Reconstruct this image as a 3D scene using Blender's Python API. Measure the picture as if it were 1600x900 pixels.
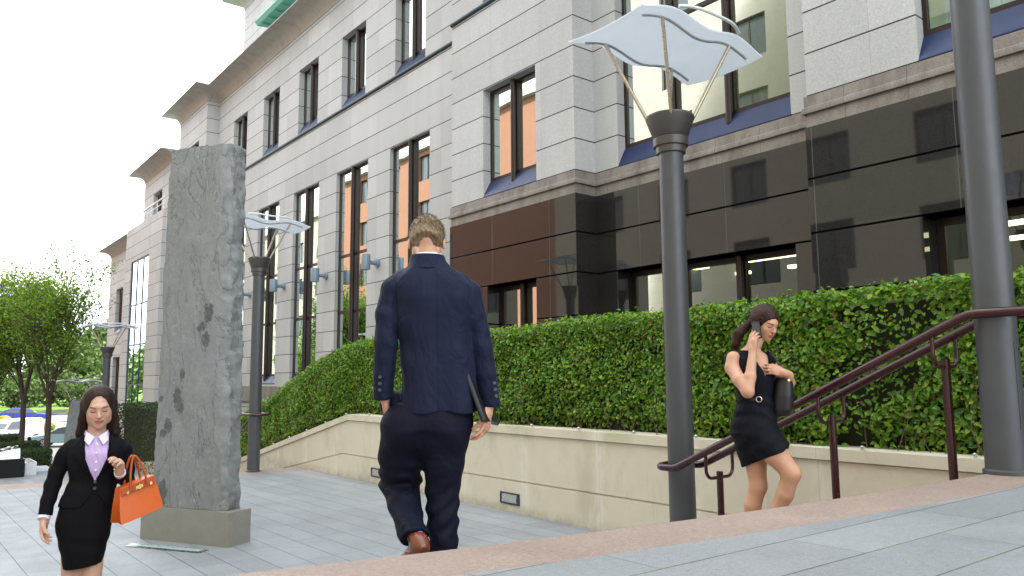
import bpy, bmesh, math, random
import numpy as np
from mathutils import Vector, Matrix
# World axes: X runs from the street side towards the office facade, Y runs along the facade, Z up (lower plaza = 0)
for o in list(bpy.data.objects): bpy.data.objects.remove(o)
C = bpy.context.scene.collection
scn = bpy.context.scene
random.seed(7); rng = np.random.default_rng(7)
# ------------------------------------------------------------------ camera
cd = bpy.data.cameras.new('camera'); cam = bpy.data.objects.new('camera', cd); C.objects.link(cam)
cd.sensor_width = 36; cd.lens = 36*1197.7/1600; cd.clip_end = 3000; cd.clip_start = .05
pit, rol, yaw = .11588645, -.00818098, .67474696
fw = Vector((math.sin(yaw)*math.cos(pit), math.cos(yaw)*math.cos(pit), math.sin(pit)))
rt = Vector((math.cos(yaw), -math.sin(yaw), 0)); up = rt.cross(fw)
r2 = rt*math.cos(rol)+up*math.sin(rol); u2 = -rt*math.sin(rol)+up*math.cos(rol)
cam.matrix_world = Matrix(((r2.x,u2.x,-fw.x,0),(r2.y,u2.y,-fw.y,0),(r2.z,u2.z,-fw.z,1.65),(0,0,0,1)))
scn.camera = cam
# ------------------------------------------------------------------ world, sun, exposure
SUN_EL, SUN_AZ = math.radians(47), math.radians(72)      # azimuth measured from +Y towards +X
w = bpy.data.worlds.new('World'); scn.world = w; w.use_nodes = True
nt = w.node_tree; nt.nodes.clear()
out = nt.nodes.new('ShaderNodeOutputWorld'); bg = nt.nodes.new('ShaderNodeBackground'); bg.inputs['Strength'].default_value = .12
sky = nt.nodes.new('ShaderNodeTexSky'); sky.sky_type = 'NISHITA'; sky.sun_disc = False
sky.sun_elevation = SUN_EL; sky.sun_rotation = SUN_AZ % (2*math.pi); sky.dust_density = 2.0; sky.air_density = 1.2
tc = nt.nodes.new('ShaderNodeTexCoord'); nz = nt.nodes.new('ShaderNodeTexNoise'); nz.inputs['Scale'].default_value = 1.6; nz.inputs['Detail'].default_value = 6; nz.inputs['Roughness'].default_value = .6
mp = nt.nodes.new('ShaderNodeMapping'); mp.inputs['Scale'].default_value = (1,1,2.2)
nt.links.new(tc.outputs['Generated'], mp.inputs['Vector']); nt.links.new(mp.outputs[0], nz.inputs['Vector'])
mr = nt.nodes.new('ShaderNodeMapRange'); mr.inputs[1].default_value=.30; mr.inputs[2].default_value=.52; mr.inputs[3].default_value=.35; mr.inputs[4].default_value=1
sp = nt.nodes.new('ShaderNodeSeparateXYZ'); nt.links.new(tc.outputs['Generated'], sp.inputs[0])
lo = nt.nodes.new('ShaderNodeMapRange'); lo.inputs[1].default_value=.35; lo.inputs[2].default_value=.72; lo.inputs[3].default_value=1; lo.inputs[4].default_value=0
nt.links.new(sp.outputs['Z'], lo.inputs[0])
mxf = nt.nodes.new('ShaderNodeMath'); mxf.operation='MAXIMUM'
nt.links.new(nz.outputs['Fac'], mr.inputs[0]); nt.links.new(mr.outputs[0], mxf.inputs[0]); nt.links.new(lo.outputs[0], mxf.inputs[1])
mx = nt.nodes.new('ShaderNodeMix'); mx.data_type='RGBA'; mx.inputs[7].default_value=(9.6,10.0,10.4,1)
nt.links.new(mxf.outputs[0], mx.inputs[0]); nt.links.new(sky.outputs[0], mx.inputs[6]); nt.links.new(mx.outputs[2], bg.inputs['Color']); nt.links.new(bg.outputs[0], out.inputs[0])
sl = bpy.data.lights.new('sun','SUN'); so = bpy.data.objects.new('sun', sl); C.objects.link(so)
sl.energy = 3.6; sl.angle = math.radians(1.5); sl.color = (1,.95,.87)
sd = Vector((math.sin(SUN_AZ)*math.cos(SUN_EL), math.cos(SUN_AZ)*math.cos(SUN_EL), math.sin(SUN_EL)))
so.rotation_euler = sd.to_track_quat('Z','Y').to_euler()
vs = scn.view_settings; vs.view_transform='Standard'; vs.look='None'; vs.gamma=1; vs.use_curve_mapping=False; vs.exposure = 1.58
scn.render.engine='CYCLES'
try:
    scn.cycles.max_bounces=8; scn.cycles.transparent_max_bounces=12; scn.cycles.caustics_reflective=False; scn.cycles.caustics_refractive=False
except Exception: pass
# ------------------------------------------------------------------ node helpers
class NT:
    def __init__(s, name):
        s.m = bpy.data.materials.new(name); s.m.use_nodes=True; s.t=s.m.node_tree; s.t.nodes.clear()
        s.out = s.n('ShaderNodeOutputMaterial')
    def n(s, typ, **kw):
        x = s.t.nodes.new(typ)
        for k,v in kw.items(): setattr(x,k,v)
        return x
    def set(s, sock, v):
        if isinstance(v, bpy.types.NodeSocket): s.t.links.new(v, sock)
        elif v is not None:
            try: sock.default_value = v
            except Exception: sock.default_value = tuple(v)+(1,) if len(v)==3 else v
    def math(s, op, a, b=None, c=None, clamp=False):
        x = s.n('ShaderNodeMath', operation=op, use_clamp=clamp); s.set(x.inputs[0],a)
        if b is not None: s.set(x.inputs[1],b)
        if c is not None: s.set(x.inputs[2],c)
        return x.outputs[0]
    def mix(s, f, a, b, typ='RGBA', blend='MIX'):
        x = s.n('ShaderNodeMix', data_type=typ)
        if typ=='RGBA':
            x.blend_type=blend; s.set(x.inputs[0],f); s.set(x.inputs[6],a); s.set(x.inputs[7],b); return x.outputs[2]
        s.set(x.inputs[0],f); s.set(x.inputs[2],a); s.set(x.inputs[3],b); return x.outputs[0]
    def mr(s, v, a,b,c,d, smooth=False):
        x = s.n('ShaderNodeMapRange'); 
        if smooth: x.interpolation_type='SMOOTHSTEP'
        s.set(x.inputs[0],v)
        for i,q in enumerate((a,b,c,d)): x.inputs[i+1].default_value=q
        return x.outputs[0]
    def pos(s): return s.n('ShaderNodeNewGeometry').outputs['Position']
    def obj(s): return s.n('ShaderNodeTexCoord').outputs['Object']
    def sep(s, v):
        x=s.n('ShaderNodeSeparateXYZ'); s.set(x.inputs[0],v); return x.outputs
    def comb(s,a,b,c):
        x=s.n('ShaderNodeCombineXYZ'); s.set(x.inputs[0],a); s.set(x.inputs[1],b); s.set(x.inputs[2],c); return x.outputs[0]
    def scale(s,v,k):
        x=s.n('ShaderNodeMapping'); s.set(x.inputs[0],v); x.inputs['Scale'].default_value=k if not isinstance(k,(int,float)) else (k,k,k); return x.outputs[0]
    def noise(s, v, sc, det=3, rough=.5, dist=0):
        x=s.n('ShaderNodeTexNoise'); s.set(x.inputs['Vector'],v); x.inputs['Scale'].default_value=sc; x.inputs['Detail'].default_value=det; x.inputs['Roughness'].default_value=rough; x.inputs['Distortion'].default_value=dist
        return x.outputs['Fac']
    def white(s,v):
        x=s.n('ShaderNodeTexWhiteNoise'); x.noise_dimensions='3D'; s.set(x.inputs[0],v); return x.outputs['Value']
    def voro(s,v,sc,feat='F1',out='Distance'):
        x=s.n('ShaderNodeTexVoronoi', feature=feat); s.set(x.inputs['Vector'],v); x.inputs['Scale'].default_value=sc; return x.outputs[out]
    def bump(s,h,dist=.01,st=1.0,normal=None):
        x=s.n('ShaderNodeBump'); x.inputs['Distance'].default_value=dist; x.inputs['Strength'].default_value=st; s.set(x.inputs['Height'],h)
        if normal is not None: s.set(x.inputs['Normal'],normal)
        return x.outputs[0]
    def bsdf(s, col, rough=.6, metal=0, spec=.5, normal=None, **kw):
        b=s.n('ShaderNodeBsdfPrincipled'); s.set(b.inputs['Base Color'],col); s.set(b.inputs['Roughness'],rough); s.set(b.inputs['Metallic'],metal); s.set(b.inputs['Specular IOR Level'],spec)
        if normal is not None: s.set(b.inputs['Normal'],normal)
        for k,v in kw.items(): s.set(b.inputs[k],v)
        return b.outputs[0]
    def fin(s, sh): s.t.links.new(sh, s.out.inputs[0]); return s.m
def c4(*a): return (a[0],a[1],a[2],1)
M = {}
def simple(name, col, rough=.5, metal=0, spec=.5, var=.12, sc=8, bump=0, bsc=60, **kw):
    t=NT(name); p=t.obj(); n=t.noise(p,sc,4,.6)
    cc=t.mix(n, c4(*[v*(1-var) for v in col]), c4(*[min(1,v*(1+var)) for v in col]))
    nm = t.bump(t.noise(p,bsc,3),.004,bump) if bump else None
    rr = t.mr(t.noise(p,sc*2.3,3),.3,.7,max(.02,rough-.07),min(1,rough+.07))
    M[name]=t.fin(t.bsdf(cc,rr,metal,spec,nm,**kw)); return M[name]
def facade_mat(name, ca, cb, grey, rowh=.572, z0=5.27, upos=14.6, step=1.545):
    t=NT(name); P=t.pos(); x,y,z=t.sep(P)
    zz=t.math('DIVIDE',t.math('SUBTRACT',z,z0-20*rowh),rowh); row=t.math('FLOOR',zz); fr=t.math('FRACT',zz)
    off=t.math('MULTIPLY',t.math('MODULO',row,2.0),.0)
    yy=t.math('DIVIDE',t.math('ADD',t.math('SUBTRACT',t.math('ADD',y,t.math('MULTIPLY',x,1.0)),upos+9.6-60*step),off),step); col=t.math('FLOOR',yy); fy=t.math('FRACT',yy)
    g=t.math('LESS_THAN',fr,.020/rowh)
    gs=t.math('LESS_THAN',fy,.007/step)
    rnd=t.white(t.comb(row,col,0))
    sp=t.noise(P,170,2,.7); sp2=t.voro(P,120); big=t.noise(P,.35,4,.6); st=t.noise(t.scale(P,(1,1,.12)),2.2,4,.65)
    c=t.mix(t.mr(t.math('ADD',t.math('MULTIPLY',sp,.5),t.math('MULTIPLY',t.noise(P,55,3,.7),.5)),.36,.64,0,1), ca, cb)
    c=t.mix(t.math('MULTIPLY',t.math('LESS_THAN',sp2,.23),.55), c, c4(.13,.125,.12))
    f=t.math('MULTIPLY',t.math('MULTIPLY',t.mr(rnd,0,1,.91,1.06),t.mr(big,.3,.7,.93,1.05)),t.mr(st,.3,.75,1.03,.92))
    c=t.mix(1.0,c,t.comb(f,f,f),blend='MULTIPLY')
    c=t.mix(t.math('MULTIPLY',gs,.45),c,grey); c=t.mix(g,c,c4(.035,.033,.032))
    h=t.math('SUBTRACT',t.math('MULTIPLY',sp,.06),g)
    return t.fin(t.bsdf(c,.75,0,.3,t.bump(h,.012,.6)))
M['stone']=facade_mat('pale_granite', c4(.37,.375,.375), c4(.60,.605,.605), c4(.2,.2,.2))
t=NT('cornice_stone'); P=t.pos(); x,y,z=t.sep(P)
fy=t.math('FRACT',t.math('DIVIDE',t.math('ADD',y,x),1.545)); g=t.math('LESS_THAN',fy,.006)
c=t.mix(t.noise(P,90,3,.6),c4(.34,.31,.28),c4(.47,.45,.43)); c=t.mix(t.mr(t.noise(t.scale(P,(1,1,.2)),2.5,5,.65),.45,.75,0,.4),c,c4(.2,.165,.14)); c=t.mix(g,c,c4(.08,.07,.06))
M['cornice']=t.fin(t.bsdf(c,.75,0,.3))
t=NT('weathered_granite'); P=t.pos(); x,y,z=t.sep(P)
fy=t.math('FRACT',t.math('DIVIDE',y,.772)); g=t.math('LESS_THAN',fy,.008)
c=t.mix(t.mr(t.noise(P,140,2,.7),.35,.65,0,1),c4(.17,.15,.135),c4(.34,.31,.28)); c=t.mix(t.mr(t.noise(t.scale(P,(1,1,.5)),3.2,5,.7),.42,.68,0,.75),c,c4(.11,.09,.08)); c=t.mix(g,c,c4(.07,.06,.06))
M['string']=t.fin(t.bsdf(c,.6,0,.4,t.bump(t.noise(P,150,2),.002,.4)))
t=NT('polished_black_granite'); P=t.pos(); x,y,z=t.sep(P)
g=None
for zz in (4.165,3.455,2.70):
    d=t.math('LESS_THAN',t.math('ABSOLUTE',t.math('SUBTRACT',z,zz)),.014); g=d if g is None else t.math('MAXIMUM',g,d)
fy=t.math('FRACT',t.math('DIVIDE',t.math('ADD',y,.05),1.715)); gv=t.math('LESS_THAN',fy,.005)
rnd=t.white(t.comb(t.math('FLOOR',t.math('DIVIDE',z,.7)),t.math('FLOOR',t.math('DIVIDE',y,1.715)),0))
c=t.mix(t.mr(t.noise(P,210,2,.7),.3,.7,0,1),c4(.004,.004,.0045),c4(.036,.034,.032)); c=t.mix(t.math('LESS_THAN',t.voro(P,150),.16),c,c4(.09,.085,.08))
c=t.mix(t.math('MULTIPLY',gv,.8),c,c4(.10,.10,.11)); c=t.mix(g,c,c4(.003,.003,.003))
M['black_granite']=t.fin(t.bsdf(c,t.math('ADD',t.mr(t.noise(P,150,2),.3,.7,.01,.05),t.math('MULTIPLY',g,.8)),0,t.math('MULTIPLY',t.math('SUBTRACT',1.0,g),t.mr(rnd,0,1,.56,.70)),t.bump(t.math('ADD',t.math('MULTIPLY',rnd,.0),t.math('MULTIPLY',t.math('ADD',g,gv),-1)),.006,.5)))
# paving
def paving(name, ca, cb, roww, length, swap, joint, moss):
    t=NT(name); P=t.pos(); x,y,z=t.sep(P)
    a,b=(x,y) if not swap else (y,x)
    a=t.math('ADD',a,t.math('MULTIPLY',b,.022 if not swap else .03))
    r=t.math('DIVIDE',t.math('ADD',a,100*roww),roww); row=t.math('FLOOR',r); fr=t.math('FRACT',r)
    sh=t.white(t.comb(row,0,0)); l=t.math('ADD',t.math('DIVIDE',t.math('ADD',b,100*length),length),sh); ci=t.math('FLOOR',l); fl=t.math('FRACT',l)
    ja=t.math('LESS_THAN',fr,joint/roww); jb=t.math('LESS_THAN',fl,joint*.8/length)
    jw=t.math('MAXIMUM',ja,t.math('MULTIPLY',jb,.7))
    rnd=t.white(t.comb(row,ci,3)); rn2=t.white(t.comb(ci,row,9))
    c=t.mix(t.mr(t.noise(P,260,2,.8),.35,.65,0,1),ca,cb)
    f=t.math('MULTIPLY',t.mr(rnd,0,1,.92,1.06),t.math('MULTIPLY',t.mr(t.noise(P,1.3,5,.65),.3,.7,.88,1.08),t.mr(t.noise(P,42,3,.75),.3,.7,.90,1.10)))
    c=t.mix(1.0,c,t.comb(t.math('MULTIPLY',f,t.mr(rn2,0,1,.985,1.015)),f,f),blend='MULTIPLY')
    c=t.mix(t.math('MULTIPLY',t.math('LESS_THAN',t.voro(P,9),.06),.35),c,c4(.09,.09,.09))
    jc=t.mix(t.mr(t.noise(P,2.0,3),.5,.62,0,moss),c4(.05,.05,.048),c4(.09,.13,.02))
    c=t.mix(t.math('MULTIPLY',jw,.85),c,jc)
    h=t.math('SUBTRACT',t.math('MULTIPLY',t.noise(P,220,2),.12),jw)
    h=t.math('ADD',h,t.math('MULTIPLY',rnd,.12))
    return t.fin(t.bsdf(c,t.mr(t.noise(P,3,4),.3,.7,.42,.66),0,.45,t.bump(h,.006,.7)))
M['pave_low']=paving('plaza_slabs',c4(.198,.214,.230),c4(.325,.346,.367),.29,.86,False,.008,0)
M['pave_up']=paving('landing_slabs',c4(.188,.200,.210),c4(.325,.342,.356),.275,.92,True,.006,1)
t=NT('pink_granite'); P=t.pos()
c=t.mix(t.mr(t.noise(P,300,2,.8),.35,.65,0,1),c4(.22,.155,.125),c4(.41,.325,.28)); c=t.mix(t.math('MULTIPLY',t.math('LESS_THAN',t.voro(P,170),.2),.7),c,c4(.09,.07,.07))
f=t.math('MULTIPLY',t.mr(t.noise(P,2.2,5,.65),.3,.7,.85,1.1),t.mr(t.noise(P,60,3,.75),.3,.7,.8,1.2)); c=t.mix(1.0,c,t.comb(f,f,f),blend='MULTIPLY')
M['pink']=t.fin(t.bsdf(c,.62,0,.4,t.bump(t.noise(P,260,2),.003,.7)))
t=NT('limestone'); P=t.pos(); x,y,z=t.sep(P)
fy=t.math('FRACT',t.math('DIVIDE',t.math('ADD',y,.35),1.28)); d=t.math('ABSOLUTE',t.math('SUBTRACT',fy,.5)); g=t.math('LESS_THAN',t.math('SUBTRACT',.5,d),.0035)
c=t.mix(t.noise(P,2.0,6,.7),c4(.61,.56,.43),c4(.74,.695,.57))
edge=t.mr(t.math('SUBTRACT',.5,d),.0,.10,.8,0,True); st=t.noise(t.scale(P,(1,1,.35)),4.5,5,.7)
c=t.mix(t.math('MULTIPLY',edge,t.mr(st,.35,.6,0,1)),c,c4(.80,.76,.66))
c=t.mix(t.mr(t.noise(t.scale(P,(1,1,.5)),1.7,5,.7,.6),.52,.68,0,.45),c,c4(.46,.40,.29))
c=t.mix(t.math('MULTIPLY',t.mr(z,.8,1.06,0,1),t.mr(t.noise(P,1.1,4),.52,.62,0,.45)),c,c4(.38,.42,.2))
low=t.mr(z,.15,.0,0,1,True); c=t.mix(t.math('MULTIPLY',low,t.mr(t.noise(P,5,5,.7),.35,.65,.1,.75)),c,c4(.36,.34,.27))
c=t.mix(t.math('MULTIPLY',g,.3),c,c4(.35,.31,.24))
M['limestone']=t.fin(t.bsdf(c,.8,0,.3,t.bump(t.math('SUBTRACT',t.noise(P,60,4),g),.004,.4)))
simple('soil',(.05,.035,.022),.95,bump=.8,bsc=20)
simple('bronze_frame',(.028,.017,.014),.38,.3,.5)
simple('blue_sill',(.010,.022,.080),.35,.0,.3,var=.03,sc=2)
simple('lamp_grey',(.085,.078,.075),.36,.3,.5,var=.15,sc=5)
simple('lamp_post_grey',(.075,.08,.09),.42,.2,.5,var=.18,sc=4)
simple('brass_steel',(.50,.43,.32),.3,.9)
simple('steel',(.6,.6,.6),.28,.9)
simple('maroon_paint',(.038,.007,.010),.25,0,.55,var=.12,sc=3)
simple('sconce_blue',(.22,.29,.36),.4,.2)
simple('copper_green',(.17,.42,.34),.6,.1,var=.2,sc=3)
simple('concrete_plinth',(.25,.245,.205),.65,0,.4,var=.16,sc=9,bump=.3,bsc=220)
simple('dark_blue_steel',(.04,.06,.08),.4,.5)
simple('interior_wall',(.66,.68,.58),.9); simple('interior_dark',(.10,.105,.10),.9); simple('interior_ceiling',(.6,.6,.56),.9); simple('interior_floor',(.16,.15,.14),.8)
simple('black_polish',(.008,.009,.010),.12,0,.3)
simple('chrome_rock',(.42,.47,.46),.12,.9,bump=1.0,bsc=14)
simple('white_panel',(.78,.80,.83),.35)
t=NT('fluoro_tube'); e=t.n('ShaderNodeEmission'); e.inputs[0].default_value=(1,.82,.5,1); e.inputs[1].default_value=2.2; M['fluoro']=t.fin(e.outputs[0])
t=NT('canopy_glass'); b=t.bsdf(c4(.82,.85,.89),.3,0,.5); tr=t.n('ShaderNodeBsdfTranslucent'); tr.inputs[0].default_value=(.86,.89,.93,1)
ms=t.n('ShaderNodeMixShader'); ms.inputs[0].default_value=.5; t.t.links.new(b,ms.inputs[1]); t.t.links.new(tr.outputs[0],ms.inputs[2]); M['canopy']=t.fin(ms.outputs[0])
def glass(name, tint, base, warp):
    t=NT(name); P=t.pos(); nm=t.bump(t.noise(t.scale(P,(1,1,.8)),.9,1,.4),.0035*warp,.6)
    gl=t.n('ShaderNodeBsdfGlossy'); gl.inputs['Color'].default_value=(.86,.95,.93,1); gl.inputs['Roughness'].default_value=.005; t.t.links.new(nm,gl.inputs['Normal'])
    tr=t.n('ShaderNodeBsdfTransparent'); tr.inputs[0].default_value=tint
    lw=t.n('ShaderNodeFresnel'); lw.inputs[0].default_value=1.5
    f=t.math('ADD',t.math('MULTIPLY',lw.outputs[0],1.6),base,clamp=True)
    m=t.n('ShaderNodeMixShader'); t.t.links.new(f,m.inputs[0]); t.t.links.new(tr.outputs[0],m.inputs[1]); t.t.links.new(gl.outputs[0],m.inputs[2]); return t.fin(m.outputs[0])
M['glass']=glass('window_glass',(.62,.72,.68,1),.22,1.2)
M['glass_big']=glass('upper_bay_glass',(.68,.80,.74,1),.03,.6)
M['glass_low']=glass('ground_floor_glass',(.55,.64,.60,1),.0,.8)
M['glass_mirror']=glass('curtain_wall_glass',(.3,.36,.34,1),.62,.5)
# ------------------------------------------------------------------ mesh helpers
class MB:
    def __init__(s): s.v=[]; s.f=[]
    def add(s, vs, fs):
        n=len(s.v); s.v+= [tuple(q) for q in vs]; s.f+=[tuple(i+n for i in f) for f in fs]; return s
    def box(s, x0,x1,y0,y1,z0,z1, bev=0):
        b=min(bev,abs(x1-x0)*.45,abs(y1-y0)*.45,abs(z1-z0)*.45)
        if b<=0:
            return s.add([(x0,y0,z0),(x1,y0,z0),(x1,y1,z0),(x0,y1,z0),(x0,y0,z1),(x1,y0,z1),(x1,y1,z1),(x0,y1,z1)],[(0,3,2,1),(4,5,6,7),(0,1,5,4),(1,2,6,5),(2,3,7,6),(3,0,4,7)])
        bm=bmesh.new(); bmesh.ops.create_cube(bm,size=1)
        for v in bm.verts: v.co=((x0+x1)/2+v.co.x*(x1-x0),(y0+y1)/2+v.co.y*(y1-y0),(z0+z1)/2+v.co.z*(z1-z0))
        bmesh.ops.bevel(bm,geom=list(bm.edges),offset=b,segments=2,affect='EDGES',profile=.5)
        bm.verts.index_update(); s.add([v.co[:] for v in bm.verts],[[v.index for v in f.verts] for f in bm.faces]); bm.free(); return s
    def prism(s, prof, ax, a0, a1):
        # prof: list of 2D points in the plane orthogonal to ax, extruded from a0 to a1
        def P(q,a):
            return (a,q[0],q[1]) if ax=='x' else ((q[0],a,q[1]) if ax=='y' else (q[0],q[1],a))
        n=len(prof); vs=[P(q,a0) for q in prof]+[P(q,a1) for q in prof]
        return s.add(vs,[tuple(range(n))[::-1],tuple(range(n,2*n))]+[(i,(i+1)%n,n+(i+1)%n,n+i) for i in range(n)])
    def tube(s, pts, r, n=12, cap=True):
        pts=[Vector(p) for p in pts]; rs=r if isinstance(r,(list,tuple)) else [r]*len(pts); rings=[]; prev=None
        for i,p in enumerate(pts):
            d=(pts[min(i+1,len(pts)-1)]-pts[max(i-1,0)]).normalized()
            if prev is None:
                a=Vector((0,0,1)) if abs(d.z)<.9 else Vector((1,0,0)); x=d.cross(a).normalized()
            else: x=(prev-d*prev.dot(d)).normalized()
            prev=x; y=d.cross(x); rings.append([p+(x*math.cos(2*math.pi*k/n)+y*math.sin(2*math.pi*k/n))*rs[i] for k in range(n)])
        vs=[q[:] for rg in rings for q in rg]; fs=[]
        for i in range(len(pts)-1):
            for k in range(n): fs.append((i*n+k,i*n+(k+1)%n,(i+1)*n+(k+1)%n,(i+1)*n+k))
        if cap: fs+= [tuple(range(n))[::-1], tuple(range((len(pts)-1)*n,len(pts)*n))]
        return s.add(vs,fs)
    def lathe(s, prof, cx, cy, n=40):
        vs=[(cx+r*math.cos(2*math.pi*k/n),cy+r*math.sin(2*math.pi*k/n),z) for r,z in prof for k in range(n)]; fs=[]
        for i in range(len(prof)-1):
            for k in range(n): fs.append((i*n+k,i*n+(k+1)%n,(i+1)*n+(k+1)%n,(i+1)*n+k))
        fs+= [tuple(range(n))[::-1], tuple(range((len(prof)-1)*n,len(prof)*n))]
        return s.add(vs,fs)
    def build(s, name, mat, parent=None, smooth=None, loc=None):
        me=bpy.data.meshes.new(name)
        o_=Vector(loc) if loc is not None else (Vector(parent['_w']) if parent is not None else Vector((0,0,0)))
        me.from_pydata([(x-o_.x,y-o_.y,z-o_.z) for x,y,z in s.v],[],s.f); me.validate(); 
        ms = mat if isinstance(mat,(list,tuple)) else [mat]
        for q in ms: me.materials.append(q)
        if smooth is not None:
            me.polygons.foreach_set('use_smooth',[True]*len(me.polygons)); me.set_sharp_from_angle(angle=math.radians(smooth))
        me.update(); o=bpy.data.objects.new(name,me); C.objects.link(o)
        if parent is not None: o.parent=parent; o['_w']=list(o_)
        else: o.location=o_; o['_w']=list(o_)
        return o
def tag(o,label,cat,group=None):
    o['label']=label; o['category']=cat
    if group: o['group']=group
    return o
def struct(o,kind='structure'): o['kind']=kind; return o
def empty(name, loc, label=None, cat=None, group=None):
    o=bpy.data.objects.new(name,None); C.objects.link(o); o.location=loc; o.empty_display_size=.2; o['_w']=list(loc)
    if label: tag(o,label,cat,group)
    return o
def children(o): return [c for c in bpy.data.objects if c.parent==o]
def copy_tree(o, delta, label=None):
    delta=Vector(delta); kids=children(o)
    c=o.copy(); C.objects.link(c); c.location=o.location+delta; c['_w']=list(Vector(o['_w'])+delta)
    if label: c['label']=label
    for k in kids:
        k2=k.copy(); gk=children(k); C.objects.link(k2); k2.parent=c
        for g in gk: g2=g.copy(); C.objects.link(g2); g2.parent=k2
    return c
def cap_mesh(name, V, F, mats, parent=None, loc=(0,0,0), smooth=False, attr=None):
    """fast numpy mesh of equal-sized faces"""
    me=bpy.data.meshes.new(name); V=np.asarray(V,np.float32)-np.array(parent['_w'] if parent is not None else loc,np.float32)
    F=np.asarray(F,np.int32); k=F.shape[1]
    me.vertices.add(len(V)); me.vertices.foreach_set('co',V.ravel()); me.loops.add(F.size); me.loops.foreach_set('vertex_index',F.ravel())
    me.polygons.add(len(F)); me.polygons.foreach_set('loop_start',np.arange(len(F),dtype=np.int32)*k)
    try: me.polygons.foreach_set('loop_total',np.full(len(F),k,np.int32))
    except Exception: pass
    if smooth: me.polygons.foreach_set('use_smooth',np.ones(len(F),bool))
    for q in (mats if isinstance(mats,(list,tuple)) else [mats]): me.materials.append(q)
    me.update(calc_edges=True); me.validate()
    o=bpy.data.objects.new(name,me); C.objects.link(o)
    if parent is not None: o.parent=parent; o['_w']=parent['_w']
    else: o.location=loc; o['_w']=list(loc)
    return o
# ------------------------------------------------------------------ ground, plaza, stairs
FP=6.03                                   # front plane of the limestone wall
def u0(p): q=5.5-p; return 1.83+.0051*q+.0241*q*q          # curved top edge of the near stairs
def strip(fa, fb, z, ps, th=None):
    """sheet between two curves u=fa(p), u=fb(p) at height z; th adds a riser on the fb side"""
    m=MB(); n=len(ps)
    vs=[(p,fa(p),z) for p in ps]+[(p,fb(p),z) for p in ps]; fs=[(i+1,i,n+i,n+i+1) for i in range(n-1)]
    if th:
        vs+=[(p,fb(p),z-th) for p in ps]; fs+=[(n+i+1,n+i,2*n+i,2*n+i+1) for i in range(n-1)]
    return m.add(vs,fs)
PS=[-14+i*(FP+14-.005)/60 for i in range(61)]
RISE,TREAD=1.07/7,.325
m=MB(); m.add([(-14,-12,1.07),(FP-.005,-12,1.07)]+[(p,u0(p)-.33,1.07) for p in PS[::-1]],[tuple(range(63))]); struct(m.build('landing_paving',M['pave_up']))
struct(strip(lambda p:u0(p)-.33,lambda p:u0(p),1.07,PS,RISE).build('step_nosing',M['pink']))
m=MB(); w_=MB()
for k in range(1,7):
    z=1.07-RISE*k; s_=strip(lambda p:u0(p)+TREAD*(k-1)-.0,lambda p:u0(p)+TREAD*k,z,PS,RISE); m.add(s_.v,s_.f)
struct(m.build('stair_treads',M['pink']))
def u1(p): return 13.42+.118*(6.03-p)+.0165*(6.03-p)**2     # inner edge of the far pink band
def u1b(p): return u1(p)+.62
m=MB(); ps2=PS
n=len(ps2); m.add([(p,u0(p)+TREAD*6-.01,0) for p in ps2]+[(p,u1(p),0) for p in ps2],[(i+1,i,n+i,n+i+1) for i in range(n-1)])
struct(m.build('plaza_paving',M['pave_low']))
struct(strip(u1,u1b,0,PS,RISE).build('far_step_nosing',M['pink']))
m=MB()
for k in range(1,8):
    s_=strip(lambda p:u1b(p)+.34*(k-1),lambda p:u1b(p)+.34*k,-RISE*k,PS,RISE if k<7 else .3); m.add(s_.v,s_.f)
struct(m.build('far_stair_treads',M['pave_low']))
m=MB(); m.add([(-30,13,-1.15),(14,13,-1.15),(14,28.6,-1.15),(-30,29.8,-1.15)],[(0,1,2,3)]); m.add([(-30,29.8,-1.15),(14,28.6,-1.15),(14,28.6,-2.6),(-30,29.8,-2.6)],[(0,1,2,3)])
struct(m.build('terrace_paving',M['pave_low']))
t=NT('asphalt_and_verge'); P=t.pos(); x,y,z=t.sep(P)
M['asphalt']=t.fin(t.bsdf(t.mix(t.noise(P,30,4,.7),c4(.10,.10,.10),c4(.19,.19,.185)),.85,0,.3,t.bump(t.noise(P,80,2),.01,.4)))
t=NT('pale_road'); P=t.pos(); M['road']=t.fin(t.bsdf(t.mix(t.noise(P,3,4,.7),c4(.17,.17,.17),c4(.24,.24,.235)),.85,0,.3))
t=NT('grass'); P=t.pos(); M['grass']=t.fin(t.bsdf(t.mix(t.noise(P,1.5,6,.75),c4(.06,.14,.015),c4(.17,.30,.04)),.9,0,.2,t.bump(t.noise(P,25,4),.05,.8)))
def sheet(name,mat,xs,ys,zf):
    vs=[(x,y,zf(x,y)) for y in ys for x in xs]; n=len(xs); fs=[(j*n+i,j*n+i+1,(j+1)*n+i+1,(j+1)*n+i) for j in range(len(ys)-1) for i in range(n-1)]
    return struct(MB().add(vs,fs).build(name,mat,smooth=60))
def gz(x,y):
    if y<45: return -2.6-(max(0,y-30))*.027
    if y<72: return -3.0
    if y<95: return -3.0+(y-72)*.024
    return -2.45+(y-95)*.006
ys=[-40,0,20,30,35,40,45,50,55,60,65,72,80,88,95,110,150,220,400,900,2500]
sheet('ground',M['grass'],[-2500,-300,-60,-20,0,10,20,30,60,300,2500],ys,lambda x,y:gz(x,y)-(.02 if y>29 else .6))
sheet('car_park',M['asphalt'],[-20,0,10,14,24],[30,35,40,45,50,60,72,75],lambda x,y:gz(x,y)+.004)
sheet('street',M['road'],[-60,-20,0,10,20,60],[82,88,95,110,120],lambda x,y:gz(x,y)+.006)
struct(MB().add([(FP+.25,-12,.92),(9.55,-12,.92),(9.55,12,.92),(9.55,30,-.3),(FP+.25,30,-1.3),(FP+.25,17,-.2),(FP+.25,12,.92)],[(0,1,2,6),(6,2,3,4,5)]).build('planter_soil',M['soil']))
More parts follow.
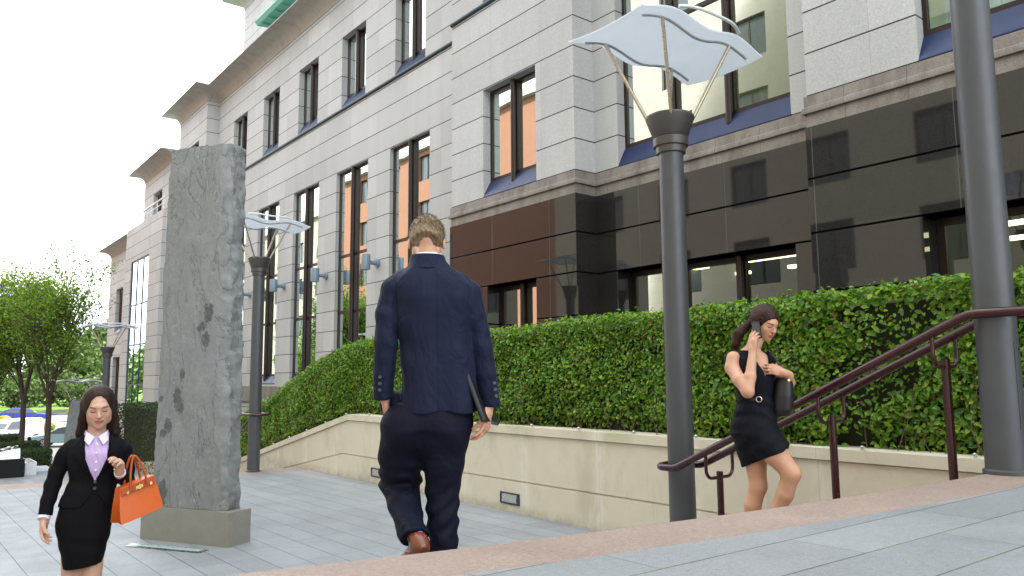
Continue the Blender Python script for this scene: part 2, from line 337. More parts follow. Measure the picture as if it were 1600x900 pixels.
# ------------------------------------------------------------------ limestone wall
wl=empty('retaining_wall',(FP,12,0),'cream limestone retaining wall that holds the clipped hedge beside the plaza','wall')
top=[(-12,1.05),(12,1.05),(17.2,-.08),(30,-1.2)]
def wtop(u): return float(np.interp(u,[q[0] for q in top],[q[1] for q in top]))
def wjo(u): return float(np.interp(u,[-12,12.2,15.4,30],[.385,.385,-.2,-1.5]))
us=[-12,0,5,12,12.2,15.4,17.2,30]
m=MB(); m.add([(FP+.25,u,-1.5) for u in us]+[(FP+.25,u,wtop(u)-.1) for u in us],[(i,i+1,len(us)+i+1,len(us)+i) for i in range(len(us)-1)])
def slab(fa,fb,x0,x1,gap=0):
    m=MB(); n=len(us)
    for (x,y,z) in (): pass
    m.add([(x0,u,fa(u)) for u in us]+[(x0,u,fb(u)) for u in us]+[(x1,u,fb(u)) for u in us]+[(x1,u,fa(u)) for u in us],
      [(i,i+1,n+i+1,n+i) for i in range(n-1)]+[(n+i,n+i+1,2*n+i+1,2*n+i) for i in range(n-1)]+[(2*n+i,2*n+i+1,3*n+i+1,3*n+i) for i in range(n-1)]+[(3*n+i,3*n+i+1,i+1,i) for i in range(n-1)]+[(0,n,2*n,3*n),(n-1,4*n-1,3*n-1,2*n-1)])
    return m
b=slab(lambda u:-1.6,lambda u:wjo(u)-.009,FP,FP+.3)
b2=slab(lambda u:wjo(u)+.009,lambda u:wtop(u)-.105,FP,FP+.3); b.add(b2.v,b2.f)
b3=slab(lambda u:wjo(u)-.02,lambda u:wtop(u)-.02,FP+.02,FP+.28); b.add(b3.v,b3.f)
b.build('wall_face',M['limestone'],wl)
slab(lambda u:wtop(u)-.095,lambda u:wtop(u),FP-.025,FP+.33).build('coping',M['limestone'],wl)
for i,u in enumerate([2.29,3.11,3.93,4.74,5.54,6.37,7.19,8.0,8.82,9.64,10.46,11.28,12.1,12.9,13.7,14.5,15.3,16.1]):
    MB().lathe([(.012,wtop(u)-.002),(.012,wtop(u)+.012),(.020,wtop(u)+.018),(.021,wtop(u)+.03),(.013,wtop(u)+.037)],FP+.012,u,10).build('coping_stud',M['steel'],wl,smooth=40)
def wall_light(u,z,label):
    e=empty('wall_light',(FP,u,z),label,'wall light','louvred lights set in the limestone wall')
    m=MB(); w2,h2=.19,.07
    for a in ((-w2,w2,h2-.018,h2),(-w2,w2,-h2,-h2+.018),(-w2,-w2+.05,-h2+.018,h2-.018),(w2-.018,w2,-h2+.018,h2-.018)): m.box(FP-.012,FP+.05,u+a[0],u+a[1],z+a[2],z+a[3])
    m.build('housing',M['dark_blue_steel'],e)
    MB().add([(FP-.004,u-w2+.05,z-.05),(FP-.004,u+w2-.02,z-.05),(FP-.003,u+w2-.02,z+.05),(FP-.003,u-w2+.05,z+.05)],[(0,1,2,3)]).box(FP-.009,FP-.004,u-w2+.06,u+w2-.03,z-.028,z-.0).build('diffuser',M['steel'],e)
wall_light(7.61,.163,'dark louvred light in the limestone wall, right of the suited man')
wall_light(10.98,.17,'dark louvred light in the limestone wall, half hidden behind the suited man')
# ------------------------------------------------------------------ office building
PA,PB,PE=9.6,9.1,9.12
off=empty('office_building',(PA,15,0),'pale granite office block with polished black base, bronze framed windows and blue sloping sills','building')
def wall_plane(p,ua,ub,za,zb,holes,dep,m=None):
    m=m or MB(); us=sorted({ua,ub}|{h[0] for h in holes}|{h[1] for h in holes}); zs=sorted({za,zb}|{h[2] for h in holes}|{h[3] for h in holes})
    us=[u for u in us if ua<=u<=ub]; zs=[z for z in zs if za<=z<=zb]
    for i in range(len(us)-1):
        for j in range(len(zs)-1):
            cu,cz=(us[i]+us[i+1])/2,(zs[j]+zs[j+1])/2
            if any(h[0]<cu<h[1] and h[2]<cz<h[3] for h in holes): continue
            m.add([(p,us[i],zs[j]),(p,us[i+1],zs[j]),(p,us[i+1],zs[j+1]),(p,us[i],zs[j+1])],[(3,2,1,0)])
    for a,b,c,d in holes:
        m.add([(p,a,c),(p+dep,a,c),(p+dep,a,d),(p,a,d)],[(0,1,2,3)]); m.add([(p,b,c),(p+dep,b,c),(p+dep,b,d),(p,b,d)],[(3,2,1,0)])
        m.add([(p,a,d),(p+dep,a,d),(p+dep,b,d),(p,b,d)],[(0,1,2,3)]); m.add([(p,a,c),(p+dep,a,c),(p+dep,b,c),(p,b,c)],[(3,2,1,0)])
    return m
def window(p,a,b,c,d,dep=.25,lights=2,trans=(),sill=True,gl='glass',rod=True,fw=.055,spandrel=()):
    q=p+dep-.07; zb=c+(.36 if dep>.2 else .25) if sill else c
    m=MB(); m.box(q,q+.07,a+.004,a+fw,zb,d-.004); m.box(q,q+.07,b-fw,b-.004,zb,d-.004); m.box(q+.002,q+.068,a+fw,b-fw,d-fw,d-.004); m.box(q+.002,q+.068,a+fw,b-fw,zb,zb+fw*1.2)
    ws=(b-a)/lights
    for k in range(1,lights):
        u=a+ws*k; m.box(q-.012,q+.07,u-.075,u+.075,zb+fw*1.2,d-fw)
    for z in trans: m.box(q+.004,q+.066,a+fw,b-fw,z-.035,z+.035)
    f=m.build('window',M['bronze_frame'],off)
    for k in range(lights):
        a0=a+ws*k+(fw if k==0 else .075); b0=a+ws*(k+1)-(fw if k==lights-1 else .075)
        g=MB().add([(q+.035,a0,zb+fw),(q+.035,b0,zb+fw),(q+.035,b0,d-fw),(q+.035,a0,d-fw)],[(0,1,2,3)]).build('pane',M[gl],f)
    if rod:
        for k in range(1,lights):
            u=a+ws*k; r=.058; n=14; zt=d-.01; pts=[]
            vs=[]; cx=q-.05
            for zz,sl in ((zb-.10,1),(zt,0)):
                for i in range(n):
                    an=2*math.pi*i/n; dx=r*math.cos(an); vs.append((cx+dx,u+r*math.sin(an),zz+(dx*1.1 if sl else 0)))
            MB().add(vs,[(i,(i+1)%n,n+(i+1)%n,n+i) for i in range(n)]+[tuple(range(n))[::-1],tuple(range(n,2*n))]).build('mullion',M['bronze_frame'],f,smooth=50)
    if sill:
        m=MB().prism([(p-.012,c+.006),(p+dep-.03,c+.006),(p+dep-.03,zb+.02),(p+dep-.075,zb-.002),(p-.012,c+.02)],'y',a+.003,b-.003); m.build('sill',M['blue_sill'],f)
    return f
DP=.25
# --- main wing (plane A), u 13.5..31, projecting bays B and D, recess C
ZT=12.83
up_c=[16.05+3.09*k for k in range(5)]
holesA=[(c-.73,c+.73,9.42,11.6) for c in up_c]+[(c-.95,c+.95,1.5,7.55) for c in up_c]
m=wall_plane(PA,13.3,31.0,.2,ZT,holesA[:5],DP)
m=MB(); wall_plane(PA,13.3,31.0,8.4,ZT,holesA[:5],DP,m); wall_plane(PA,13.3,31.0,.2,8.4,holesA[5:],.17,m)
m.build('wall',M['stone'],off)
for c in up_c: window(PA,c-.73,c+.73,9.42,11.6)
for c in up_c: window(PA,c-.95,c+.95,1.5,7.55,dep=.17,trans=(3.5,5.1))
MB().box(PA-.06,PA+.0,14.17,31.0,.9,1.42).build('plinth_course',M['string'],off)
MB().tube([(PA-.01,13.5,9.375),(PA-.01,31.0,9.375)],.05,10).build('string_rod',M['dark_blue_steel'],off,smooth=50)
# --- bay B
B0,B1=9.575,13.42
hB=[(10.62,12.28,5.27,7.55),(10.62,12.28,9.42,11.6)]
m=wall_plane(PB,B0,B1,5.27,ZT,hB,DP); m.add([(PB,B0,5.27),(PA,B0,5.27),(PA,B0,ZT),(PB,B0,ZT)],[(0,1,2,3)]); m.add([(PB,B1,5.27),(PA,B1,5.27),(PA,B1,ZT),(PB,B1,ZT)],[(3,2,1,0)])
m.build('wall',M['stone'],off)
for h in hB: window(PB,*h)
MB().tube([(PB-.01,B0,9.375),(PB-.01,B1,9.375)],.05,10).build('string_rod',M['dark_blue_steel'],off,smooth=50)
# --- recess C
C0,C1=5.15,B0
hC=[(5.68,9.0,5.27,9.7)]
wall_plane(PA,C0,C1,5.27,ZT,hC,DP).build('wall',M['stone'],off)
window(PA,*hC[0],lights=3,trans=(7.62,),gl='glass_big')
# --- bay D
D0,D1=-9,5.15
hD=[(.35,3.73,5.27,9.7),(-4.6,-1.2,5.27,9.7)]
m=wall_plane(PB,D0,D1,5.27,ZT,hD,DP); m.add([(PB,D1,5.27),(PA,D1,5.27),(PA,D1,ZT),(PB,D1,ZT)],[(3,2,1,0)]); m.build('wall',M['stone'],off)
for h in hD: window(PB,*h,lights=3,trans=(7.62,),gl='glass_big')
# --- polished base below B, C, D
G=.03
lB=[(10.62,12.12,1.25,3.455)]; lC=[(5.70,9.05,1.25,3.455)]; lD=[(.45,3.80,1.25,3.455),(-4.6,-1.2,1.25,3.455)]
m=wall_plane(PB-G,B0-G,B1+G,.3,4.85,lB,.42); wall_plane(PA-G,C0+G,C1-G,.3,4.85,lC,.42,m); wall_plane(PB-G,D0,D1+G,.3,4.85,lD,.42,m)
for (p0,p1,u,fl) in ((PB-G,PA-G,B0-G,0),(PB-G,PA,B1+G,1),(PB-G,PA-G,D1+G,1)): m.add([(p0,u,.3),(p1,u,.3),(p1,u,4.85),(p0,u,4.85)],[(0,1,2,3) if not fl else (3,2,1,0)])
m.add([(PB-G,B0-G,4.85),(PA,B0-G,4.85),(PA,B1+G,4.85),(PB-G,B1+G,4.85)],[(0,1,2,3)]); m.add([(PB-G,D0,4.85),(PA,D0,4.85),(PA,D1+G,4.85),(PB-G,D1+G,4.85)],[(0,1,2,3)]); m.add([(PA-G,C0,4.85),(PA+.02,C0,4.85),(PA+.02,C1,4.85),(PA-G,C1,4.85)],[(0,1,2,3)])
m.build('granite_base',M['black_granite'],off)
for h,p in [(lB[0],PB),(lC[0],PA),(lD[0],PB),(lD[1],PB)]: window(p-G,*h,dep=.42,lights=2 if p==PB and h[0]>5 else 3,sill=False,gl='glass_low',fw=.09)
# base skirting (proud strip seen just above the hedge)
for q in ((PB,B0-G-.03,10.6),(PB,12.14,B1+G),(PA,9.07,C1-.06),(PB,3.82,D1+G+.03),(PA,D1+.07,5.68)): MB().box(q[0]-G-.03,PA,q[1],q[2],1.9,2.62).build('base_skirting',M['black_granite'],off)
# moulded band between base and stone
def band(path, prof, name, mat):
    """sweep profile (outward offset, z) along an axis-aligned plan path, outward = left-hand side of travel"""
    n=len(prof); vs=[]; k=len(path); P=[Vector(q) for q in path]
    for i,q in enumerate(P):
        d1=(P[i]-P[i-1]).normalized() if i else (P[1]-P[0]).normalized(); d2=(P[i+1]-P[i]).normalized() if i<k-1 else d1
        n1=Vector((-d1.y,d1.x)); n2=Vector((-d2.y,d2.x)); b=(n1+n2); b=b/ max(.2,(1+n1.dot(n2)))
        for o,z in prof: vs.append((q.x+b.x*o,q.y+b.y*o,z))
    return MB().add(vs,[(i*n+j,i*n+(j+1)%n,(i+1)*n+(j+1)%n,(i+1)*n+j) for i in range(k-1) for j in range(n)]+[tuple(range(n)),tuple(range((k-1)*n,k*n))[::-1]]).build(name,mat,off,smooth=35)
path=[(PB,D0),(PB,D1),(PA,D1),(PA,B0),(PB,B0),(PB,B1),(PA,B1)]
prof=[(-.05,4.855),(.018,4.855),(.018,5.0),(.006,5.004),(.006,5.025),(.055,5.03),(.06,5.07),(.052,5.105),(.03,5.12),(.03,5.262),(-.05,5.262)]
band(path,prof,'string_course',M['string'])
# eaves: hollow (cavetto) cornice
def cav(z,pr=.66,h=.48):
    L=[(-.05,z)]+[(.02+ (pr-.06)*(1-math.cos(a)), z+.0+h*math.sin(a)*.92+.0) for a in [i*math.pi/2/7 for i in range(8)]]
    return L+[(pr,z+h*.92),(pr,z+h),(-.05,z+h+.02)]
pathT=[(PB,D0),(PB,D1),(PA,D1),(PA,B0),(PB,B0),(PB,B1),(PA,B1),(PA,31.0),(PE,31.0),(PE,34.8),(PA+.6,34.8)]
band(pathT,cav(ZT-.0),'cornice',M['cornice'])
MB().add([(PA-.4,D0,13.3),(16,D0,13.3),(16,34.6,13.3),(PA-.4,34.6,13.3)],[(0,1,2,3)]).build('roof',M['copper_green'],off)
# --- corner pavilion E
hE=[(31.95,33.4,9.42,11.45)]
m=wall_plane(PE,31.0,34.8,-1.3,ZT,hE,DP); m.add([(PE,31.0,-1.3),(PA,31.0,-1.3),(PA,31.0,ZT),(PE,31.0,ZT)],[(0,1,2,3)]); m.add([(PE,34.8,-1.3),(14,34.8,-1.3),(14,34.8,ZT),(PE,34.8,ZT)],[(3,2,1,0)])
m.build('wall',M['stone'],off); window(PE,*hE[0])
# --- wing F beyond the pavilion (set back a little, lower roof)
PF=9.0; ZF=11.3
hF=[(36.85,38.4,8.15+2.1,10.2+.2)]
m=wall_plane(PF,34.8,40.2,-1.3,ZF,[(36.9,38.4,9.0,10.4)],DP); m.add([(PF,40.2,-1.3),(15,40.2,-1.3),(15,40.2,ZF),(PF,40.2,ZF)],[(3,2,1,0)]); m.build('wall',M['stone'],off)
window(PF,36.9,38.4,9.0,10.4)
band([(PF,34.81),(PF,40.2),(15,40.2)],cav(ZF,.65,.42),'cornice',M['cornice'])
MB().add([(8.6,34.8,11.7),(15,34.8,11.7),(15,40.1,11.7),(8.6,40.1,11.7)],[(0,1,2,3)]).build('roof',M['copper_green'],off)
# --- glazed stair bay G
PG=8.6; ZG=9.05; g0,g1=37.05,40.45
m=wall_plane(PG,33.0+2.0,41.65,-1.3,ZG,[(g0,g1,-.4,7.35)],.1); m.add([(PG,41.65,-1.3),(13,41.65,-1.3),(13,41.65,ZG),(PG,41.65,ZG)],[(3,2,1,0)]); m.add([(PG,35.0,-1.3),(PF,35.0,-1.3),(PF,35.0,ZG),(PG,35.0,ZG)],[(0,1,2,3)]); m.add([(PG,35.0,ZG),(13,35.0,ZG),(13,41.65,ZG),(PG,41.65,ZG)],[(0,1,2,3)])
m.build('wall',M['stone'],off)
f=MB(); q=PG+.03
for u in (g0+.03,g0+1.13,g0+2.27,g1-.03): f.box(q,q+.06,u-.02,u+.02,-.4,7.35)
for z in (-.37,1.45,3.3,5.2,7.32): f.box(q+.003,q+.057,g0+.06,g1-.06,z-.03,z+.03)
f=f.build('curtain_window',M['dark_blue_steel'],off)
for k in range(3):
    for z0,z1 in ((-.34,1.42),(1.48,3.27),(3.33,5.17),(5.23,7.29)):
        MB().add([(q+.03,g0+.06+1.13*k,z0),(q+.03,g0+1.1+1.13*k,z0),(q+.03,g0+1.1+1.13*k,z1),(q+.03,g0+.06+1.13*k,z1)],[(0,1,2,3)]).build('pane',M['glass_mirror'],f)
m=MB(); m.tube([(PG+.05,35,ZG+.55),(PG+.05,41.6,ZG+.55)],.03,8); m.tube([(PG+.05,35,ZG+.3),(PG+.05,41.6,ZG+.3)],.02,8)
for k in range(7): m.tube([(PG+.05,35.1+1.08*k,ZG),(PG+.05,35.1+1.08*k,ZG+.55)],.02,8)
m.build('roof_railing',M['white_panel'],off,smooth=60)
# --- last wing H
PH=9.15; ZH=8.55
m=wall_plane(PH,41.6,48.0,-2.6,ZH,[(44.6,46.2,4.2,6.6),(44.6,46.2,.3,2.9)],DP); m.add([(PH,48.0,-2.6),(15,48.0,-2.6),(15,48.0,ZH),(PH,48.0,ZH)],[(3,2,1,0)]); m.build('wall',M['stone'],off)
window(PH,44.6,46.2,4.2,6.6); window(PH,44.6,46.2,.3,2.9)
band([(PH,41.66),(PH,48.0),(15,48.0)],cav(ZH,.6,.4),'cornice',M['cornice'])
# --- attic storey set back above, with green copper gutter
m=MB(); m.add([(11.3,-9,13.3),(11.3,33.4,13.3),(11.3,33.4,19),(11.3,-9,19)],[(3,2,1,0)]); m.add([(11.3,33.4,13.3),(16,33.4,13.3),(16,33.4,19),(11.3,33.4,19)],[(3,2,1,0)]); m.build('attic_wall',M['stone'],off)
band([(11.3,-9),(11.3,33.4),(16,33.4)],cav(18.3,.8,.55),'cornice',M['cornice'])
m=MB().prism([(9.75,14.85),(9.66,14.98),(9.75,15.15),(11.29,15.75),(11.29,15.1),(11.0,15.0)],'y',-9,27.4)
for k in range(60): m.box(9.80,11.2,27.0-.62*k,27.05-.62*k,14.80,14.87)
m.build('copper_gutter',M['copper_green'],off)
# --- interior storeys behind the glass
m=MB(); md_=MB()
for p0,ua,ub in ((PA+.36,13.45,31),(PB+.44,B0,B1),(PA+.44,C0,C1),(PB+.44,D0,D1)):
    for z in (.95,4.75,9.95,12.75): m.box(p0,15,ua+.02,ub-.02,z-.3,z-.02)
    m.box(14.8,15,ua+.02,ub-.02,4.73,12.4); m.box(p0+.02,14.8,ub-.06,ub-.03,4.73,12.4)
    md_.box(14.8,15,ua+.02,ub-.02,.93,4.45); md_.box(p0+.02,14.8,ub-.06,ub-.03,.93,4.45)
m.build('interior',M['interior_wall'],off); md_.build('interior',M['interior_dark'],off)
lt=MB()
for u in np.arange(-6,31,1.9):
    for p in (10.6,12.2,13.6): lt.box(p,p+.12,u,u+1.0,3.74,3.80)
lt.build('ceiling_light',M['fluoro'],off)
lt=MB()
for u in np.arange(1.0,9,2.4):
    for p in (10.6,12.4): lt.box(p,p+.09,u,u+1.15,9.56,9.61)
lt.build('ceiling_light',M['fluoro'],off)
m=MB()   # roller blinds and curtains
for (p,a,b,c,d) in ((PA+.50,7.95,8.95,5.5,9.6),(PB+.5,2.6,3.65,5.5,9.6),(PB+.6,11.15,11.75,1.3,3.4),(PB+.6,1.5,3.0,1.3,3.4),(PA+.5,16.0,16.5,2,7),(PA+.5,24.9,25.8,9.6,11.5),(PA+.5,21.8,22.7,9.6,11.5),(PA+.5,18.9,19.8,9.6,11.5),(PA+.5,15.9,16.7,9.6,11.5),(PA+.5,27.9,29,9.6,11.5)):
    n=int((b-a)/.05)
    for k in range(n): m.box(p+.02*(k%2),p+.02*(k%2)+.02,a+.05*k,a+.05*k+.051,c,d)
m.build('curtain',M['white_panel'],off)
# --- wall lamps
def sconce(u,z,label):
    e=empty('wall_lamp',(PA,u,z),label,'wall lamp','blue grey cylinder lamps on the stone piers')
    MB().lathe([(.0,z-.2),(.115,z-.2),(.12,z-.185),(.12,z+.185),(.115,z+.2),(.1,z+.2),(.1,z+.17),(.0,z+.17)],PA-.36,u,24).build('lamp_housing',M['sconce_blue'],e,smooth=40)
    MB().tube([(PA-.26,u,z),(PA-.05,u,z)],.055,14).tube([(PA-.06,u,z),(PA+.002,u,z)],.11,16).build('bracket',M['sconce_blue'],e,smooth=40)
for u,l in ((17.56,'cylinder wall lamp nearest the man in the suit, right of the orange reflecting window'),(20.63,'cylinder wall lamp on the second pier left of the man'),(23.75,'cylinder wall lamp just right of the far lamp post'),(26.8,'cylinder wall lamp peeping out between monolith and far lamp post')): sconce(u,4.62,l)
# ------------------------------------------------------------------ facing buildings across the street (seen in the glass and granite)
def flat_mat(name,ca,cb,brick=False):
    t=NT(name); P=t.pos(); c=t.mix(t.noise(P,1.2,5,.7),ca,cb)
    x,y,z=t.sep(P); g=t.math('LESS_THAN',t.math('FRACT',t.math('DIVIDE',z,.09 if brick else .6)),.12 if brick else .03); c=t.mix(t.math('MULTIPLY',g,.5),c,c4(.2,.17,.14))
    M[name]=t.fin(t.bsdf(c,.85,0,.2))
flat_mat('orange_brick',c4(.20,.090,.055),c4(.26,.12,.075),True); flat_mat('cream_stone',c4(.26,.24,.19),c4(.34,.315,.26)); flat_mat('deep_brick',c4(.26,.075,.04),c4(.36,.11,.06),True)
simple('dark_pane',(.05,.06,.065),.25,0,.5)
def facing(name,label,ua,ub,h,mat,win,step,pf=-11,start=1.6):
    e=empty(name,(pf,(ua+ub)/2,0),label,'building')
    holes=[]; u=ua+start
    while u+win<ub-1:
        for z in np.arange(2.2,h-2.2,3.6): holes.append((u,u+win,z,z+2.0))
        u+=step
    m=wall_plane(pf,ua,ub,-2.7,h,[],.3)
    m=MB(); us=sorted({ua,ub}|{q[0] for q in holes}|{q[1] for q in holes}); zs=sorted({-2.7,h}|{q[2] for q in holes}|{q[3] for q in holes})
    H={(round((q[0]+q[1])/2,3),round((q[2]+q[3])/2,3)) for q in holes}
    for i in range(len(us)-1):
        for j in range(len(zs)-1):
            if (round((us[i]+us[i+1])/2,3),round((zs[j]+zs[j+1])/2,3)) in H: continue
            m.add([(pf,us[i],zs[j]),(pf,us[i+1],zs[j]),(pf,us[i+1],zs[j+1]),(pf,us[i],zs[j+1])],[(0,1,2,3)])
    for a,b,c,d in holes: m.add([(pf,a,c),(pf-.25,a,c),(pf-.25,a,d),(pf,a,d)],[(0,1,2,3)]); m.add([(pf,b,c),(pf-.25,b,c),(pf-.25,b,d),(pf,b,d)],[(0,1,2,3)]); m.add([(pf,a,d),(pf-.25,a,d),(pf-.25,b,d),(pf,b,d)],[(0,1,2,3)]); m.add([(pf,a,c),(pf-.25,a,c),(pf-.25,b,c),(pf,b,c)],[(0,1,2,3)])
    m.add([(pf,ub,-2.7),(pf-12,ub,-2.7),(pf-12,ub,h),(pf,ub,h)],[(0,1,2,3)]); m.add([(pf,ua,-2.7),(pf-12,ua,-2.7),(pf-12,ua,h),(pf,ua,h)],[(0,1,2,3)])
    m.build('wall',mat,e)
    for a,b,c,d in holes[:90]:
        f=MB().box(pf-.24,pf-.18,a,a+.08,c,d).box(pf-.24,pf-.18,b-.08,b,c,d).box(pf-.24,pf-.18,a+.08,b-.08,d-.08,d).box(pf-.24,pf-.18,a+.08,b-.08,c,c+.08).box(pf-.24,pf-.17,(a+b)/2-.04,(a+b)/2+.04,c+.08,d-.08).build('window',M['bronze_frame'],e)
        MB().add([(pf-.21,a,c),(pf-.21,b,c),(pf-.21,b,d),(pf-.21,a,d)],[(0,1,2,3)]).build('pane',M['dark_pane'],f)
    MB().box(pf-12,pf+.35,ua,ub,h,h+.5).build('parapet',M['cornice'],e)
facing('stone_building','cream stone building reflected in the black granite base',-22,32.4,24,M['cream_stone'],1.9,4.4)
facing('brick_building','orange brick building reflected in the tall office windows',32.4,64,19,M['orange_brick'],1.7,4.8,start=10.5)
facing('stone_building','tall pale stone building reflected in the farthest tall windows',64,100,17,M['cream_stone'],2.2,5.0)
# ------------------------------------------------------------------ street lamps
simple('rib_grey',(.35,.37,.38),.5,.2,var=.03)
simple('tyre_black',(.01,.01,.01),.6)
def lamp(loc,label,lip=0):
    x,y,z=loc; e=empty('street_lamp',loc,label,'street lamp','street lamps with white wavy glass canopies')
    MB().lathe([(.125,z),(.125,z+.02),(.110,z+.03),(.108,z+1.2),(.105,z+3.5),(.105,z+3.60)],x,y,40).build('column',M['lamp_post_grey'],e,smooth=35)
    MB().lathe([(.106,z+3.555),(.125,z+3.56),(.128,z+3.60),(.128,z+3.615),(.148,z+3.62),(.152,z+3.66),(.152,z+3.69),(.14,z+3.695),(.155,z+3.715),(.203,z+3.85),(.210,z+3.872),(.203,z+3.89),(.0,z+3.893)],x,y,48).build('capital',M['lamp_grey'],e,smooth=35)
    # canopy: corrugated translucent sheet, waves run along X, ruled along Y
    n=28; W,D=.80,.45; th=.012
    def cz(s): return z+4.50+.075*math.cos(2*math.pi*s*1.02)*(1)-.11*abs(s)**3*1.4 if True else 0
    def prof(s):   # s -1..1, two crests at +-.5, valley in the middle, drooping tips
        return z+4.52-.031*math.cos(2*math.pi*s)-(.02*max(0,abs(s)-.8)/.2)
    vs=[]
    for k in (0,1):
        for i in range(n+1):
            s=-1+2*i/n
            for j in range(7):
                q=-1+2*j/6; vs.append((x+s*W,y+q*D*(1-.06*abs(s)),prof(s)+.03*q*q+k*th))
    idx=lambda k,i,j:k*(n+1)*7+i*7+j; fs=[]
    for i in range(n):
        for j in range(6): fs.append((idx(1,i,j),idx(1,i+1,j),idx(1,i+1,j+1),idx(1,i,j+1))); fs.append((idx(0,i,j),idx(0,i,j+1),idx(0,i+1,j+1),idx(0,i+1,j)))
        fs.append((idx(0,i,0),idx(0,i+1,0),idx(1,i+1,0),idx(1,i,0))); fs.append((idx(0,i,6),idx(1,i,6),idx(1,i+1,6),idx(0,i+1,6)))
    for j in range(6): fs.append((idx(0,0,j),idx(1,0,j),idx(1,0,j+1),idx(0,0,j+1))); fs.append((idx(0,n,j),idx(0,n,j+1),idx(1,n,j+1),idx(1,n,j)))
    cn=MB().add(vs,fs).build('canopy',M['canopy'],e,smooth=50)
    for q in (-.72,.72):
        MB().tube([(x+s*W,y+q*D,prof(s)-.021+.03*q*q) for s in [-.86+1.72*i/30 for i in range(31)]],.011,8).build('canopy_rib',M['rib_grey'],cn,smooth=60)
    MB().tube([(x+s*W,y-D*1.02-.10*math.cos(math.pi*s),prof(s*1.0)+.05+.05*math.cos(math.pi*s)) for s in [-.5+1.0*i/20 for i in range(21)]],.014,8).build('canopy_hoop',M['white_panel'],cn,smooth=60)
    for sx in (-.56,.56):
        for q in (-.72,.72):
            MB().tube([(x+.14*(1 if sx>0 else -1),y+.13*(1 if q>0 else -1),z+3.86),(x+sx*W,y+q*D,prof(sx)-.02+.016)],.0155,10).build('support_rod',M['brass_steel'],e,smooth=60)
    return e
L0=lamp((5.12,4.18,0),'grey street lamp whose foot stands inside the bottom loop of the maroon stair handrail')
L1=copy_tree(L0,(-.04,-2.42,1.07),'grey lamp column in the right foreground, on the pink edge atop the stairs')
vs=[];nh=10
for zz in (1.33,1.83):
    for i in range(nh+1):
        a=math.radians(-90-22+44*i/nh); vs.append((L1.location.x+.1115*math.cos(a),L1.location.y+.1115*math.sin(a),zz)); vs.append((L1.location.x+.104*math.cos(a),L1.location.y+.104*math.sin(a),zz))
MB().add(vs,[(2*i,2*i+2,2*(nh+1)+2*i+2,2*(nh+1)+2*i) for i in range(nh)]+[(0,2*(nh+1),2*(nh+1)+1,1),(2*nh,2*nh+1,4*nh+3,4*nh+2)]+[(2*(nh+1)+2*i,2*(nh+1)+2*i+2,2*(nh+1)+2*i+3,2*(nh+1)+2*i+1) for i in range(nh)]).build('access_hatch',M['lamp_post_grey'],L1,smooth=40)
for zz in (1.37,1.79): MB().tube([(L1.location.x,L1.location.y-.105,zz),(L1.location.x,L1.location.y-.116,zz)],.008,8).build('hatch_screw',M['tyre_black'],L1)
L2=copy_tree(L0,(.02,9.75,0),'grey street lamp between the stone monolith and the clipped hedge')
L3=copy_tree(L0,(-.02,22.4,-1.2),'dark street lamp behind the head of the woman with the orange bag')
L4=copy_tree(L0,(-.1,26.6,-2.9),'farthest street lamp, low beside the tree trunks, only canopy and capital showing')
# ------------------------------------------------------------------ handrails
def arc_pts(c,r,a0,a1,n,f): return [f(c,r,a0+(a1-a0)*i/n) for i in range(n+1)]
def rail_pair(name,label,pa,pb,pts_lo,pts_hi,posts,loop_end):
    """two parallel rails joined by loops around the lamp columns"""
    (ulo,zlo),(uhi,zhi)=pts_lo,pts_hi; e=empty(name,((pa+pb)/2,ulo,zlo-.9),label,'handrail'); R=.029
    def side(p,fr=None):
        # horizontal end, sloped run, horizontal end
        return [(p,ulo+loop_end[0],zlo),(p,ulo+.06,zlo),(p,ulo+.02,zlo+.003),(p,ulo-.03,zlo+.018),(p,uhi+.05,zhi-.022),(p,uhi,zhi-.004),(p,uhi-.05,zhi),(p,uhi-loop_end[1],zhi)]
    a=side(pa); b=side(pb); r=(pb-pa)/2; cm=(pa+pb)/2
    lo=[(cm-r*math.cos(t),ulo+loop_end[0]+r*.55*math.sin(t),zlo) for t in [math.pi*i/12 for i in range(1,12)]]
    path=a[::-1]+lo+b
    if loop_end[1]<1: hi=[(cm+r*math.cos(t),uhi-loop_end[1]-r*.55*math.sin(t),zhi) for t in [math.pi*i/12 for i in range(1,12)]]; path+=hi+[a[-1]]
    MB().tube(path,R,14).build('rail',M['maroon_paint'],e,smooth=60)
    for u,zg in posts:
        zr=zlo+(ulo-u)/(ulo-uhi)*(zhi-zlo) if uhi<ulo else zlo+(u-ulo)/(uhi-ulo)*(zhi-zlo)
        MB().tube([(cm,u,zg-.02),(cm,u,zr-.155)],.026,12).build('post',M['maroon_paint'],e,smooth=50)
        q=r-.0; sl=(zhi-zlo)/(uhi-ulo)
        U=[(cm-q,u,zr-.01),(cm-q,u,zr-.10)]+[(cm-q+.07*(1-math.cos(t)),u,zr-.13-.07*math.sin(t)+.0) for t in [math.pi/2*i/6 for i in range(7)]]
        U=U+[(2*cm-x,y_,z_) for x,y_,z_ in U[::-1]]
        MB().tube(U,.013,10).build('rail_bracket',M['maroon_paint'],e,smooth=60)
    return e
def step_z(p,u):
    d=u-u0(p); return 1.07 if d<0 else max(0,1.07-RISE*(math.floor(d/TREAD)+1))
rail_pair('stair_handrail','maroon double tube handrail climbing the stairs between the two nearest lamp columns',4.95,5.29,(4.10,.91),(1.85,2.0),[(3.80,step_z(5.12,3.8)),(2.84,step_z(5.12,2.84)),(2.07,step_z(5.12,2.07))],(.13,2.2))
